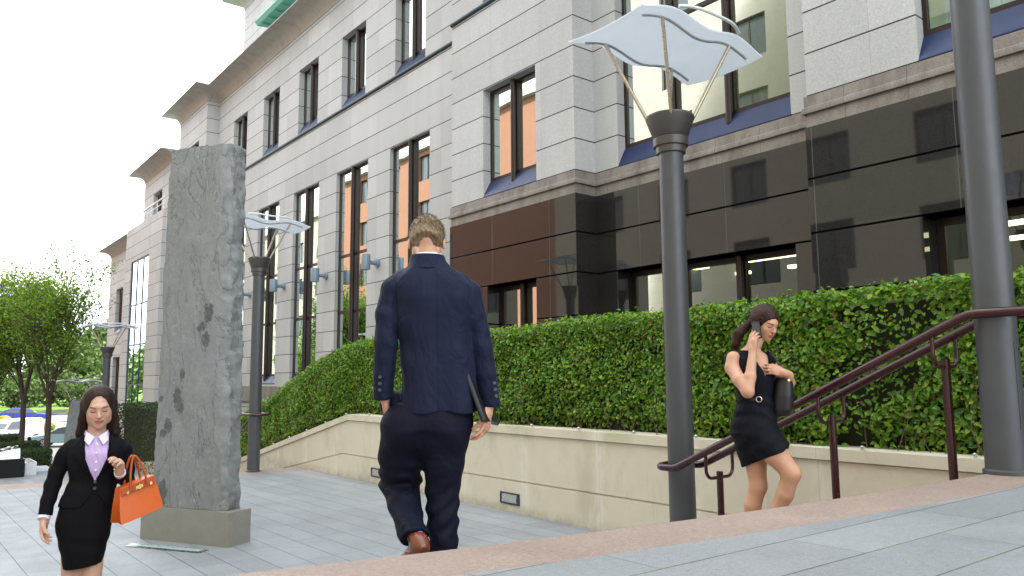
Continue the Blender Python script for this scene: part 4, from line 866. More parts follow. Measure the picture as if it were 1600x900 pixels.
# ------------------------------------------------------------------ people: signed distance sculpting + surface nets
class SDF:
    def __init__(s, lo, hi, h):
        s.h=h; s.lo=np.array(lo,float); s.n=[int(math.ceil((hi[i]-lo[i])/h))+1 for i in range(3)]
        s.ax=[(s.lo[i]+h*np.arange(s.n[i])).astype(np.float32) for i in range(3)]; s.V=np.full(s.n,1.0,np.float32)
    def _sl(s, lo, hi, m=.05):
        r=[]
        for i in range(3):
            a=max(0,int((lo[i]-m-s.lo[i])/s.h)); b=min(s.n[i],int((hi[i]+m-s.lo[i])/s.h)+2)
            if b<=a: return None
            r.append(slice(a,b))
        return tuple(r)
    def _g(s, sl): return s.ax[0][sl[0]][:,None,None], s.ax[1][sl[1]][None,:,None], s.ax[2][sl[2]][None,None,:]
    def _op(s, sl, d, k, op):
        a=s.V[sl]; d=d.astype(np.float32)
        if op=='u':
            if k>0: hh=np.clip(.5+.5*(a-d)/k,0,1); s.V[sl]=a*(1-hh)+d*hh-k*hh*(1-hh)
            else: s.V[sl]=np.minimum(a,d)
        elif op=='s':
            if k>0: hh=np.clip(.5-.5*(a+d)/k,0,1); s.V[sl]=a*(1-hh)-d*hh+k*hh*(1-hh)
            else: s.V[sl]=np.maximum(a,-d)
        elif op=='i': s.V[sl]=np.maximum(a,d)
    def cap(s,a,b,ra,rb,k=.02,op='u'):
        a=np.array(a,float); b=np.array(b,float); R=max(ra,rb); sl=s._sl(np.minimum(a,b)-R,np.maximum(a,b)+R,.03+k)
        if sl is None: return s
        X,Y,Z=s._g(sl); ab=b-a; L=max(1e-9,ab@ab); t=np.clip(((X-a[0])*ab[0]+(Y-a[1])*ab[1]+(Z-a[2])*ab[2])/L,0,1)
        d=np.sqrt((X-a[0]-ab[0]*t)**2+(Y-a[1]-ab[1]*t)**2+(Z-a[2]-ab[2]*t)**2)-(ra+(rb-ra)*t); s._op(sl,d,k,op); return s
    def chain(s,pts,rs,k=.02):
        for i in range(len(pts)-1): s.cap(pts[i],pts[i+1],rs[i],rs[i+1],k if i==0 else min(k,.012))
        return s
    def ell(s,c,r,k=.02,op='u',R=None):
        c=np.array(c,float); m=max(r); sl=s._sl(c-m,c+m,.03+k)
        if sl is None: return s
        X,Y,Z=s._g(sl); x,y,z=X-c[0],Y-c[1],Z-c[2]
        if R is not None: x,y,z=(R[0,0]*x+R[1,0]*y+R[2,0]*z),(R[0,1]*x+R[1,1]*y+R[2,1]*z),(R[0,2]*x+R[1,2]*y+R[2,2]*z)
        q=np.sqrt((x/r[0])**2+(y/r[1])**2+(z/r[2])**2); g=np.sqrt((x/r[0]**2)**2+(y/r[1]**2)**2+(z/r[2]**2)**2)+1e-6
        d=q*(q-1)/g; s._op(sl,d,k,op); return s
    def box(s,c,hf,rd=.005,k=.005,op='u',R=None):
        c=np.array(c,float); m=float(np.linalg.norm(hf)); sl=s._sl(c-m,c+m,.02+k)
        if sl is None: return s
        X,Y,Z=s._g(sl); x,y,z=X-c[0],Y-c[1],Z-c[2]
        if R is not None: x,y,z=(R[0,0]*x+R[1,0]*y+R[2,0]*z),(R[0,1]*x+R[1,1]*y+R[2,1]*z),(R[0,2]*x+R[1,2]*y+R[2,2]*z)
        qx,qy,qz=np.abs(x)-hf[0]+rd,np.abs(y)-hf[1]+rd,np.abs(z)-hf[2]+rd
        d=np.sqrt(np.maximum(qx,0)**2+np.maximum(qy,0)**2+np.maximum(qz,0)**2)+np.minimum(np.maximum(np.maximum(qx,qy),qz),0)-rd; s._op(sl,d,k,op); return s
    def loft(s, rows, n=2.4, k=.02, op='u', cap_r=.0):
        """rows: (z, cx, cy, rx, ry) ascending z"""
        A=np.array(rows,float); z0,z1=A[0,0],A[-1,0]; mx=A[:,3].max()+.06; my=A[:,4].max()+.06
        sl=s._sl((A[:,1].min()-mx,A[:,2].min()-my,z0),(A[:,1].max()+mx,A[:,2].max()+my,z1),.03+k)
        if sl is None: return s
        X,Y,Z=s._g(sl); zc=np.clip(Z,z0,z1)
        zz=np.linspace(z0,z1,160); kw=max(3,int(.022/((z1-z0)/160))*2+1); ker=np.hanning(kw+2)[1:-1]; ker/=ker.sum()
        def f(j):
            v=np.interp(zz,A[:,0],A[:,j]); pd=kw//2; vp=np.concatenate([2*v[0]-v[1:pd+1][::-1],v,2*v[-1]-v[-pd-1:-1][::-1]]); v=np.convolve(vp,ker,'valid'); return np.interp(zc.ravel(),zz,v).reshape(zc.shape)
        cx,cy,rx,ry=f(1),f(2),f(3),f(4); q=((np.abs(X-cx)/rx)**n+(np.abs(Y-cy)/ry)**n)**(1/n); d=(q-1)*np.minimum(rx,ry)
        dz=np.maximum(z0-Z,Z-z1); d=np.where(dz>0,np.sqrt(np.maximum(d,0)**2+dz**2),np.maximum(d,dz)) ; s._op(sl,d,k,op); return s
    def plane(s,p,nv,op='s',lo=None,hi=None):
        """remove the half space on the +nv side of p (optionally inside a box only)"""
        nv=np.array(nv,float); nv/=np.linalg.norm(nv); sl=s._sl(lo,hi,0) if lo is not None else tuple(slice(0,q) for q in s.n)
        X,Y,Z=s._g(sl); d=(X-p[0])*nv[0]+(Y-p[1])*nv[1]+(Z-p[2])*nv[2]; s.V[sl]=np.maximum(s.V[sl],d.astype(np.float32)); return s
    def wrinkle(s, f, lo=None, hi=None):
        sl=s._sl(lo,hi,0) if lo is not None else tuple(slice(0,q) for q in s.n); X,Y,Z=s._g(sl); s.V[sl]+=f(X,Y,Z).astype(np.float32); return s
    def mesh(s):
        V=s.V; V[0]=np.maximum(V[0],.01);V[-1]=np.maximum(V[-1],.01);V[:,0]=np.maximum(V[:,0],.01);V[:,-1]=np.maximum(V[:,-1],.01);V[:,:,0]=np.maximum(V[:,:,0],.01);V[:,:,-1]=np.maximum(V[:,:,-1],.01)
        S=V<0; cnt=np.zeros([q-1 for q in s.n],np.int8)
        for i in (0,1):
            for j in (0,1):
                for k in (0,1): cnt+=S[i:s.n[0]-1+i,j:s.n[1]-1+j,k:s.n[2]-1+k]
        act=np.argwhere((cnt>0)&(cnt<8)); idm=np.full(cnt.shape,-1,np.int32); idm[act[:,0],act[:,1],act[:,2]]=np.arange(len(act))
        acc=np.zeros((len(act),3)); num=np.zeros(len(act)); cs=[(i,j,k) for i in (0,1) for j in (0,1) for k in (0,1)]
        for a in cs:
            for b in cs:
                if sum(abs(a[q]-b[q]) for q in range(3))!=1 or a>b: continue
                va=V[act[:,0]+a[0],act[:,1]+a[1],act[:,2]+a[2]].astype(float); vb=V[act[:,0]+b[0],act[:,1]+b[1],act[:,2]+b[2]].astype(float)
                m=(va<0)!=(vb<0); t=np.where(m,va/np.where(m,va-vb,1),0)
                for q in range(3): acc[:,q]+=np.where(m,a[q]+(b[q]-a[q])*t,0)
                num+=m
        P=s.lo+(act+acc/num[:,None])*s.h; F=[]
        for axn in range(3):
            u,v=(axn+1)%3,(axn+2)%3; sa=[slice(None)]*3; sb=[slice(None)]*3; sa[axn]=slice(0,-1); sb[axn]=slice(1,None)
            e=np.argwhere(S[tuple(sa)]!=S[tuple(sb)]); ok=(e[:,u]>0)&(e[:,v]>0)&(e[:,u]<s.n[u]-1)&(e[:,v]<s.n[v]-1); e=e[ok]; ins=S[e[:,0],e[:,1],e[:,2]]
            def c(du,dv):
                q=e.copy(); q[:,u]-=du; q[:,v]-=dv; return idm[q[:,0],q[:,1],q[:,2]]
            f=np.stack([c(1,1),c(0,1),c(0,0),c(1,0)],1); f[~ins]=f[~ins][:,::-1]; F.append(f)
        return P,np.concatenate(F)
def smooth_pts(P,F,it=1,lam=.5):
    for _ in range(it):
        A=np.zeros_like(P); n=np.zeros(len(P))
        for a,b in ((0,1),(1,2),(2,3),(3,0)):
            np.add.at(A,F[:,a],P[F[:,b]]); np.add.at(A,F[:,b],P[F[:,a]]); np.add.at(n,F[:,a],1); np.add.at(n,F[:,b],1)
        P=P+lam*(A/np.maximum(n,1)[:,None]-P)
    return P
class Figure:
    """local frame: x = right in view, y = away from the viewer, z = height above the plaza"""
    def __init__(s,x,y,ang,zf,name,label,group=None):
        s.o=np.array([x,y,0.]); s.r=np.array([math.cos(ang),-math.sin(ang),0]); s.f=np.array([math.sin(ang),math.cos(ang),0]); s.e=empty(name,(x,y,zf),label,'person',group)
    def W(s,P): P=np.asarray(P,float); return s.o+P[:,:1]*s.r+P[:,1:2]*s.f+P[:,2:3]*np.array([0,0,1.])
    def add(s,name,sdf,mat,it=1,parent=None,keep=None):
        P,F=sdf.mesh(); P=smooth_pts(P,F,it); o=cap_mesh(name,s.W(P),F,mat,parent or s.e,smooth=True); o['n']=len(P)
        at=o.data.attributes.new('lp','FLOAT_VECTOR','POINT'); at.data.foreach_set('vector',P.astype(np.float32).ravel()); del o['n']; return o
    def mb(s,name,m,mat,parent=None,smooth=50,label=None):
        W=s.W(np.array(m.v)); q=MB(); q.v=[tuple(w_) for w_ in W]; q.f=m.f; return q.build(name,mat,parent or s.e,smooth=smooth)
def rotm(pitch=0,yaw=0,roll=0):
    """columns = head axes (right, back, up) in figure space; yaw turns about z, pitch bows forward"""
    cx,sx=math.cos(pitch),math.sin(pitch); cz,sz=math.cos(yaw),math.sin(yaw); cy,sy=math.cos(roll),math.sin(roll)
    Rx=np.array([[1,0,0],[0,cx,-sx],[0,sx,cx]]); Rz=np.array([[cz,-sz,0],[sz,cz,0],[0,0,1]]); Ry=np.array([[cy,0,sy],[0,1,0],[-sy,0,cy]]); return Rz@Ry@Rx
def head(S,c,R,k=1.0,male=False,smile=0):
    """head centred at c, looking along -y of its own axes"""
    c=np.array(c,float); T=lambda x,y,z:c+R@(np.array([x,y,z])*k); E=lambda p,r,kk=.012,op='u':S.ell(T(*p),[q*k for q in r],kk,op,R)
    E((0,.012,.028),(.072,.090,.088),.01); E((0,-.028,-.01),(.056,.058,.078),.03); E((0,-.045,-.062),(.040,.038,.040),.03); E((0,-.062,-.090),(.020,.018,.017),.02)
    for s_ in (-1,1):
        E((s_*.038,-.055,-.022),(.019,.019,.020),.02); E((s_*.050,-.0,-.058),(.013,.04,.028),.03)
        E((s_*.030,-.084,.012),(.014,.012,.010),.010,'s'); E((s_*.030,-.073,.009),(.0145,.0125,.012),.004)
        E((s_*.078,.012,-.008),(.008,.020,.033),.008)
    E((0,-.078,.032),(.040,.016,.012),.015); S.cap(T(0,-.084,.018),T(0,-.104,-.022),.0075*k,.0115*k,.012)
    for s_ in (-1,1): E((s_*.010,-.096,-.025),(.0075,.009,.0065),.006)
    E((0,-.088,-.047-.002*smile),(.021+.006*smile,.012,.0055),.006); E((0,-.087,-.058),(.018+.005*smile,.012,.0065),.006); 
    S.cap(T(-.022-.006*smile,-.093,-.052+.006*smile),T(0,-.101,-.0525),.0022,.0022,.002,'s'); S.cap(T(.022+.006*smile,-.093,-.052+.006*smile),T(0,-.101,-.0525),.0022,.0022,.002,'s')
def skin_mat(name, heads, tone, lip, brow):
    """skin with lips, brows and lash lines placed in head coordinates"""
    t=NT(name); a=t.n('ShaderNodeAttribute'); a.attribute_name='lp'; lp=a.outputs['Vector']
    c=t.mix(t.noise(lp,14,6,.65),c4(*[v*.8 for v in tone]),c4(*[min(1,v*1.08) for v in tone]))
    for (hc,R,k) in heads:
        q=t.n('ShaderNodeVectorMath',operation='SUBTRACT'); t.set(q.inputs[0],lp); q.inputs[1].default_value=tuple(hc)
        co=[]
        for j in range(3):
            d=t.n('ShaderNodeVectorMath',operation='DOT_PRODUCT'); t.t.links.new(q.outputs[0],d.inputs[0]); d.inputs[1].default_value=tuple(R[:,j]/k); co.append(d.outputs['Value'])
        X,Y,Z=co; ax_=t.math('ABSOLUTE',X)
        def blob(x,z,rx,rz,col,amt,bend=0,xs=None,c=c):
            xx=ax_ if xs is None else X
            dx=t.math('DIVIDE',t.math('SUBTRACT',xx,x),rx); dz=t.math('DIVIDE',t.math('ADD',t.math('SUBTRACT',Z,z),t.math('MULTIPLY',t.math('MULTIPLY',dx,dx),bend)),rz)
            d=t.math('SQRT',t.math('ADD',t.math('MULTIPLY',dx,dx),t.math('MULTIPLY',dz,dz))); m_=t.math('MULTIPLY',t.mr(d,.75,1.15,1,0,True),t.math('MULTIPLY',t.math('LESS_THAN',Y,-.035),amt)); return t.mix(m_,c,c4(*col))
        c=blob(.040,-.030,.026,.024,(tone[0]*1.02,tone[1]*.78,tone[2]*.72),.35,c=c)
        c=blob(0,-.0515,.027,.0105,lip,.85,.004,1,c=c)
        c=blob(0,-.0525,.026,.0018,(.10,.02,.02),.8,-.004,1,c=c)
        c=blob(.033,.030,.019,.0042,brow,.75,.004,c=c)
        c=blob(.031,.002,.0165,.0034,(.03,.015,.012),.9,-.005,c=c); c=blob(.031,.010,.018,.009,(tone[0]*.6,tone[1]*.48,tone[2]*.45),.35,c=c)
    M[name]=t.fin(t.bsdf(c,.48,0,.4,t.bump(t.noise(lp,160,2),.0008,.4),**{'Subsurface Weight':.12,'Subsurface Radius':(.02,.008,.004),'Subsurface Scale':.6}))
def hand(S, wrist, d, pn, L=.175, curl=(.5,.6,.7,.8), thumb=1, spread=.10, k=.004, th_open=.7):
    """palm along d from wrist, pn = palm normal (fingers curl towards it); thumb side = thumb * cross(d,pn)"""
    w0=np.array(wrist,float); d=np.array(d,float); d/=np.linalg.norm(d); pn=np.array(pn,float); pn-=d*(pn@d); pn/=np.linalg.norm(pn); sd=np.cross(d,pn)*thumb
    pl=L*.5; Rm=np.stack([sd,pn,d],1); S.cap(w0-d*.02,w0+d*.02,.024,.024,.01); S.ell(w0+d*pl*.55,[L*.225,.0155,pl*.62],.012,'u',Rm)
    ln=[.40,.45,.42,.33]; off=[.165,.055,-.055,-.155]
    for i in range(4):
        a=w0+d*pl*(1.0-.08*abs(i-1.2))+sd*off[i]*L*1.0; r=.0088 if i<3 else .0076; S.cap(w0+d*pl*.5+sd*off[i]*L*.8,a,.011,r*1.08,.008)
        seg=[ln[i]*L*.46,ln[i]*L*.31,ln[i]*L*.25]; ang=0; dd=d+sd*off[i]*spread*6; dd/=np.linalg.norm(dd); p=a; pts=[p]
        for j,sg in enumerate(seg): ang+=curl[i]*(.8 if j==0 else .75); v=dd*math.cos(ang)+pn*math.sin(ang); p=p+v*sg; pts.append(p)
        S.chain(pts,[r,r*.95,r*.88,r*.75],.0035)
    b=w0+d*.022+sd*L*.10; v1=d*.70+sd*th_open+pn*.25; v1/=np.linalg.norm(v1); v2=d*.93+sd*th_open*.25+pn*.45; v2/=np.linalg.norm(v2); S.chain([b,b+v1*L*.22,b+v1*L*.22+v2*L*.17,b+v1*L*.22+v2*L*.17+(v2*.8+pn*.5)*L*.13],[.014,.0115,.010,.0078],.006)
def foot(S,heel,toe,ht=.085,w=.042,k=.02):
    heel=np.array(heel,float); toe=np.array(toe,float); m_=(heel+toe)/2; upv=np.array([0,0,1.]); S.chain([heel+upv*.032,m_+upv*.030,heel*.25+toe*.75+upv*.026,toe+upv*.022],[.033,.036,w,w*.62],.02); S.cap(heel+upv*.04,heel*.72+toe*.28+upv*ht,.036,.038,.03)
def cloth(name, ca, cb, rough=.8, stripe=None, fold=.006, fs=6, sheen=.12, weave=900):
    t=NT(name); a=t.n('ShaderNodeAttribute'); a.attribute_name='lp'; lp=a.outputs['Vector']; n=t.noise(lp,5,4,.6); c=t.mix(n,c4(*ca),c4(*cb))
    if stripe:
        x,y,z=t.sep(lp); s1=t.math('LESS_THAN',t.math('FRACT',t.math('DIVIDE',x,stripe[0])),stripe[1]); c=t.mix(t.math('MULTIPLY',s1,.8),c,c4(*stripe[2]))
    h=t.noise(t.scale(lp,(1,1,.55)),fs,3,.55,1.2); h2=t.noise(lp,fs*4,3,.5)
    M[name]=t.fin(t.bsdf(c,rough,0,.15,t.bump(t.math('ADD',h,t.math('MULTIPLY',h2,.10)),fold*3.0,.55),**{'Sheen Weight':sheen,'Sheen Roughness':.4}))
def hair_mat(name,ca,cb,axis=(1,1,.08),sc=90):
    t=NT(name); a=t.n('ShaderNodeAttribute'); a.attribute_name='lp'; n=t.noise(t.scale(a.outputs['Vector'],axis),sc,3,.6); n2=t.noise(t.scale(a.outputs['Vector'],axis),sc*.2,3,.6)
    c=t.mix(t.mr(t.math('ADD',t.math('MULTIPLY',n,.6),t.math('MULTIPLY',n2,.4)),.35,.65,0,1),c4(*ca),c4(*cb)); M[name]=t.fin(t.bsdf(c,.5,0,.25,t.bump(n,.006,.8)))
cloth('navy_wool',(.0065,.0095,.027),(.011,.015,.039),.68,fold=.014,fs=7,sheen=.05); cloth('navy_trouser',(.0035,.005,.014),(.006,.0075,.020),.7,fold=.009,fs=8,sheen=0)
cloth('black_suit',(.0025,.0025,.004),(.005,.005,.007),.8,fold=.008,sheen=0); cloth('black_skirt',(.0025,.0025,.004),(.0045,.0045,.006),.8,fold=.006,sheen=0)
cloth('white_shirt',(.75,.76,.80),(.85,.85,.88),.7,sheen=0); cloth('lilac_shirt',(.36,.22,.52),(.42,.27,.58),.7,stripe=(.006,.4,(.82,.76,.9)),sheen=0,fold=.005,fs=12)
cloth('black_dress',(.003,.0035,.007),(.006,.007,.013),.7,fold=.010,fs=8,sheen=0); cloth('teal_sock',(.02,.20,.28),(.03,.28,.36),.9,sheen=0); cloth('grey_lining',(.08,.09,.12),(.12,.13,.17),.6,sheen=0)
simple('brown_leather',(.16,.045,.018),.25,0,.6,var=.35,sc=14); simple('dark_sole',(.05,.028,.02),.6); simple('orange_leather',(.62,.115,.012),.42,0,.5,var=.10,sc=20,bump=.25,bsc=180); simple('orange_edge',(.42,.07,.01),.45); simple('gold',(.75,.55,.2),.25,1.0); simple('black_leather',(.012,.012,.013),.38,0,.5,bump=.2,bsc=120); simple('phone_black',(.006,.006,.007),.3,0,.3); simple('white_button',(.85,.85,.85),.4); simple('dark_button',(.03,.03,.04),.3,0,.7)
SX=.0045
# ---------------- man in the navy suit, walking down the stairs, back to the viewer
am=math.atan2(1.84,2.91); mn=Figure(1.84,2.91,am,.61,'person','man in navy suit seen from behind, stepping down the stairs with a black folder')
Rm_=rotm(math.radians(38),math.pi); hc=np.array([-.004,.035,2.255])
B=SDF((-.40,-.50,.60),(.45,.50,2.40),.005)
head(B,hc,Rm_,1.0,True)
B.chain([(.0,-.01,2.08),(0,.0,2.15),(0,.02,2.21)],[.064,.058,.058],.03)
B.loft([(1.45,.06,0,.12,.08),(1.6,.05,0,.135,.09),(1.8,.04,0,.12,.08),(2.0,.03,0,.13,.08),(2.07,.02,0,.10,.06),(2.12,.01,0,.06,.05)],2.2,.03)
B.chain([(-.130,0,2.04),(-.178,-.012,1.80),(-.187,.02,1.58)],[.032,.030,.024],.01); B.chain([(.170,0,2.03),(.243,-.005,1.79),(.272,-.02,1.53)],[.032,.030,.024],.01)
hand(B,(-.187,.02,1.58),(.12,.25,-1),(1,.1,.1),.18,(.5,.5,.5,.5),thumb=-1)
hand(B,(.270,-.02,1.515),(-.12,-.25,-.95),(-.75,.2,-.30),.185,(.55,.62,.70,.78),thumb=-1,th_open=.3)
B.chain([(-.03,.02,1.45),(-.135,.20,1.17),(-.05,-.08,1.00)],[.075,.05,.035],.03); B.chain([(.08,.02,1.45),(.085,.05,1.13),(.068,.0,.72)],[.08,.055,.035],.03)
B.cap((-.05,-.08,1.0),(-.03,-.10,.97),.035,.033,.02); B.chain([(-.03,-.10,.95),(-.07,-.02,.90)],[.03,.025],.02); B.chain([(.068,0,.72),(.068,-.01,.66),(.075,.12,.645)],[.035,.03,.025],.02)
heads=[(hc,Rm_,1.0)]; skin_mat('skin_fair',heads,(.60,.335,.225),(.45,.16,.13),(.25,.15,.08))
mn.add('body',B,M['skin_fair'])
# hair: short back and sides
H=SDF((-.13,-.12,2.12),(.13,.20,2.41),.0035)
T=lambda x,y,z:hc+Rm_@(np.array([x,y,z])*1.0)
H.ell(T(0,.020,.036),[.082,.101,.098],.0,'u',Rm_); H.ell(T(0,.05,-.02),[.070,.062,.062],.02,'u',Rm_)
H.ell(T(0,-.085,-.03),[.085,.07,.085],.01,'s',Rm_)
for s_ in (-1,1): H.ell(T(s_*.085,-.004,-.035),[.026,.034,.048],.006,'s',Rm_)
H.ell(T(0,.09,-.095),[.10,.075,.062],.01,'s',Rm_)
H.wrinkle(lambda X,Y,Z:.0012*np.sin(X*300+Z*80)*np.sin(Z*90+Y*200))
hair_mat('sandy_hair',(.055,.036,.020),(.27,.19,.115),(1,1,.35),120); mn.add('hair',H,M['sandy_hair'],0)
m=MB(); R_=random.Random(3)
for i in range(1500):    # short strands standing off the scalp
    th=R_.uniform(0,6.283); ph=math.acos(R_.uniform(-.45,1)); dx,dy,dz=math.sin(ph)*math.cos(th),math.sin(ph)*math.sin(th),math.cos(ph)
    if dy<-.35 and dz<.55: continue
    q=T(.080*dx,.020+.098*dy,.036+.095*dz); 
    if dz<-.2 and abs(dx)>.75: continue
    nn=Rm_@np.array([dx,dy+.35,dz*.8-.15]); nn/=np.linalg.norm(nn); tt_=q+nn*R_.uniform(.010,.017)+np.array([R_.uniform(-.004,.004),R_.uniform(-.004,.004),R_.uniform(-.006,.003)]); sdv=np.cross(nn,[0,.3,1]); sdv=sdv/ (np.linalg.norm(sdv)+1e-6)*.0013
    m.add([q-sdv,q+sdv,tt_],[(0,1,2)])
o=mn.mb('hair_strands',m,M['sandy_hair'],children(mn.e)[-1] if False else [c_ for c_ in children(mn.e) if c_.name.startswith('hair')][0],smooth=None)
# shirt collar
S=SDF((-.12,-.12,2.08),(.12,.14,2.26),.003)
S.loft([(2.10,0,.005,.080,.072),(2.16,0,.008,.070,.066),(2.208,0,.012,.0665,.064)],2.0,0); S.loft([(2.0,0,.01,.07,.06),(2.3,0,.014,.058,.055)],2.0,0,'s'); S.plane((0,.0,2.205),(0,.55,1)); mn.add('shirt_collar',S,M['white_shirt'])
# jacket
J=SDF((-.36,-.26,1.42),(.42,.26,2.24),.0045)
J.loft([(1.500,.062,.0,.178,.125),(1.56,.060,.0,.172,.122),(1.68,.052,.0,.160,.118),(1.80,.036,.0,.160,.112),(1.90,.032,.0,.175,.118),(2.00,.030,.0,.185,.125),(2.06,.022,.0,.185,.115),(2.105,.018,-.0,.150,.10),(2.140,.012,0,.105,.082),(2.165,.004,.004,.084,.074),(2.195,.0,.008,.075,.070)],2.5,.012)
J.chain([(-.112,0,2.088),(-.150,0,2.045),(-.170,-.012,1.93),(-.180,-.018,1.80),(-.186,.0,1.68),(-.190,.012,1.575)],[.046,.054,.054,.050,.046,.043],.022)
J.chain([(.150,0,2.075),(.190,0,2.030),(.215,-.0,1.92),(.243,-.008,1.79),(.262,-.014,1.66),(.277,-.018,1.535)],[.044,.052,.053,.050,.046,.043],.022)
J.cap((-.190,.012,1.545),(-.190,.012,1.49),.040,.040,0,'s'); J.plane((-.190,0,1.556),(-.1,0,-1),lo=(-.30,-.2,1.45),hi=(-.135,.2,1.62)); J.plane((.277,0,1.515),(.12,0,-1),lo=(.235,-.2,1.42),hi=(.36,.2,1.6))
J.ell((-.125,.07,1.535),(.085,.05,.06),.03); J.plane((0,0,1.498),(-.03,0,-1),lo=(-.36,-.26,1.42),hi=(.235,.26,1.56)); J.cap((0,.012,2.17),(0,.02,2.3),.064,.062,.004,'s')
def fold_j(X,Y,Z):
    a=.006*np.sin((Z*26+X*14+np.sin(X*9+Z*4)*1.2))*np.exp(-((Z-1.78)/.13)**2)*np.exp(-((np.abs(X-.04)-.12)/.07)**2)
    b=.0035*np.sin(Z*60+X*22+Y*10)*np.exp(-((np.abs(X-.03)-.21)/.05)**2)*np.exp(-((Z-1.80)/.11)**2)
    c_=.0030*np.exp(-((X-.035-.02*(2-Z))/.006)**2)*(Z<2.12)*(Y<0)              # centre back seam
    d_=.007*np.sin(X*34+np.sin(Z*7)*.8)*np.clip((1.78-Z)/.28,0,1)*(Y<0)         # skirt of the jacket falls in soft folds
    e_=.0045*np.exp(-((np.abs(X-.028)-(.165+.0*Z))/.008)**2)*(Z>1.92)*(Y<0)      # armhole seam
    f_=.005*np.sin((X-.03)*28)*np.exp(-((Z-1.97)/.08)**2)*(Y<0)
    return a+b+c_+d_+e_+f_
J.wrinkle(fold_j); 
J.wrinkle(lambda X,Y,Z:.006*np.exp(-((X+.060+.03*(1.7-Z))/.005)**2)*np.clip((1.70-Z)/.03,0,1)*(Y<0)); jk=mn.add('jacket',J,M['navy_wool'])
# jacket collar band
K=SDF((-.14,-.14,2.10),(.14,.14,2.24),.0035); K.loft([(2.13,.004,.0,.098,.092),(2.165,.002,.004,.086,.080),(2.200,0,.008,.0765,.073)],2.1,0); K.loft([(2.0,.0,.01,.09,.08),(2.26,0,.012,.060,.058)],2.0,0,'s'); K.plane((0,.0,2.194),(0,.5,1)); K.plane((0,.05,2.15),(0,1,-.2)); mn.add('jacket_collar',K,M['navy_wool'],parent=jk)
for s_,bx_,bz_ in ((-1,-.232,1.60),(1,.322,1.57)):
    for i in range(3):
        m=MB(); yy=-.012 if s_<0 else -.04; xx=bx_+(.0 if s_<0 else -.004*i)+(.03 if s_<0 else -.02); m.tube([(xx,yy-.034,bz_+.028*i),(xx,yy-.043,bz_+.028*i)],.0075,10); mn.mb('cuff_button',m,M['dark_button'],jk)
# trousers
Tr=SDF((-.32,-.30,.62),(.32,.42,1.56),.0045)
Tr.loft([(1.43,.022,.0,.165,.112),(1.47,.028,.0,.172,.118),(1.53,.04,.0,.165,.115)],2.3,.03); Tr.cap((-.07,-.005,1.43),(.10,-.005,1.43),.095,.095,.04)
Tr.chain([(-.100,.02,1.43),(-.112,.09,1.30),(-.118,.17,1.185)],[.104,.100,.092],.05); Tr.chain([(-.118,.17,1.185),(-.095,.06,1.09),(-.060,-.06,1.005),(-.046,-.10,.985)],[.084,.072,.060,.060],.03)
Tr.chain([(.080,.0,1.42),(.078,.03,1.28),(.072,.05,1.15),(.072,.03,1.04),(.078,.0,.88),(.072,-.01,.72),(.072,.0,.69)],[.102,.089,.075,.068,.060,.055,.057],.045)
Tr.plane((-.046,-.10,.985),(.15,-.55,-.55),lo=(-.2,-.3,.85),hi=(.005,.05,1.1)); Tr.plane((0,0,.675),(0,0,-1))
def fold_t(X,Y,Z):
    l=X<-.01
    a=.007*np.sin(Z*95+X*30+np.sin(X*25)*1.3)*np.exp(-((Z-1.20)/.07)**2)*l
    b=.006*np.sin(Z*80-X*45+np.sin(X*30)*1.2)*np.exp(-((Z-1.06)/.10)**2)*(~l)
    c_=.006*np.sin(Z*75+X*20+np.sin(X*40+Z*11))*np.exp(-((Z-.82)/.14)**2)*(~l)
    d_=.005*np.sin(Z*70+X*60)*np.exp(-((Z-1.03)/.05)**2)*l
    e_=.005*np.sin((np.abs(X-.0)*30+Z*28))*np.exp(-((Z-1.38)/.07)**2)
    return a+b+c_+d_+e_
Tr.wrinkle(fold_t); mn.add('trousers',Tr,M['navy_trouser'])
# socks and shoes
K=SDF((-.15,-.26,.88),(.1,.1,1.08),.004); K.chain([(-.040,-.098,.992),(-.033,-.112,.962)],[.037,.040],.02); mn.add('sock',K,M['teal_sock'])
K=SDF((-.22,-.32,.80),(.14,.16,1.04),.0035)
ht=np.array([-.020,-.150,.955]); td=np.array([-.105,.045,.815]); dv=td-ht; 
K.chain([ht,ht+dv*.35,ht+dv*.72,td],[.038,.041,.044,.030],.02); K.cap(ht+np.array([-.010,.02,.022]),ht+np.array([-.022,.045,.040]),.040,.036,.02); K.cap((-.040,-.095,1.035),(-.036,-.105,1.0),.030,.033,.01,'s')
solen=np.cross(np.cross(dv,[0,0,-1]),dv); solen/=np.linalg.norm(solen); solen=np.array([.40,-.72,-.56]); solen/=np.linalg.norm(solen); K.plane(ht+solen*.030,solen); sh=mn.add('shoe',K,M['brown_leather'])
K=SDF((-.22,-.34,.78),(.16,.14,1.02),.0035); K.chain([ht,ht+dv*.35,ht+dv*.72,td],[.036,.037,.043,.030],.02); K.plane(ht+solen*.038,solen); K.plane(ht+solen*.028,-solen); mn.add('sole',K,M['dark_sole'],parent=sh)
K=SDF((-.0,-.12,.60),(.16,.24,.76),.004); foot(K,(.070,-.02,.615),(.085,.20,.615)); K.plane((0,0,.612),(0,0,-1)); mn.add('shoe',K,M['brown_leather'])
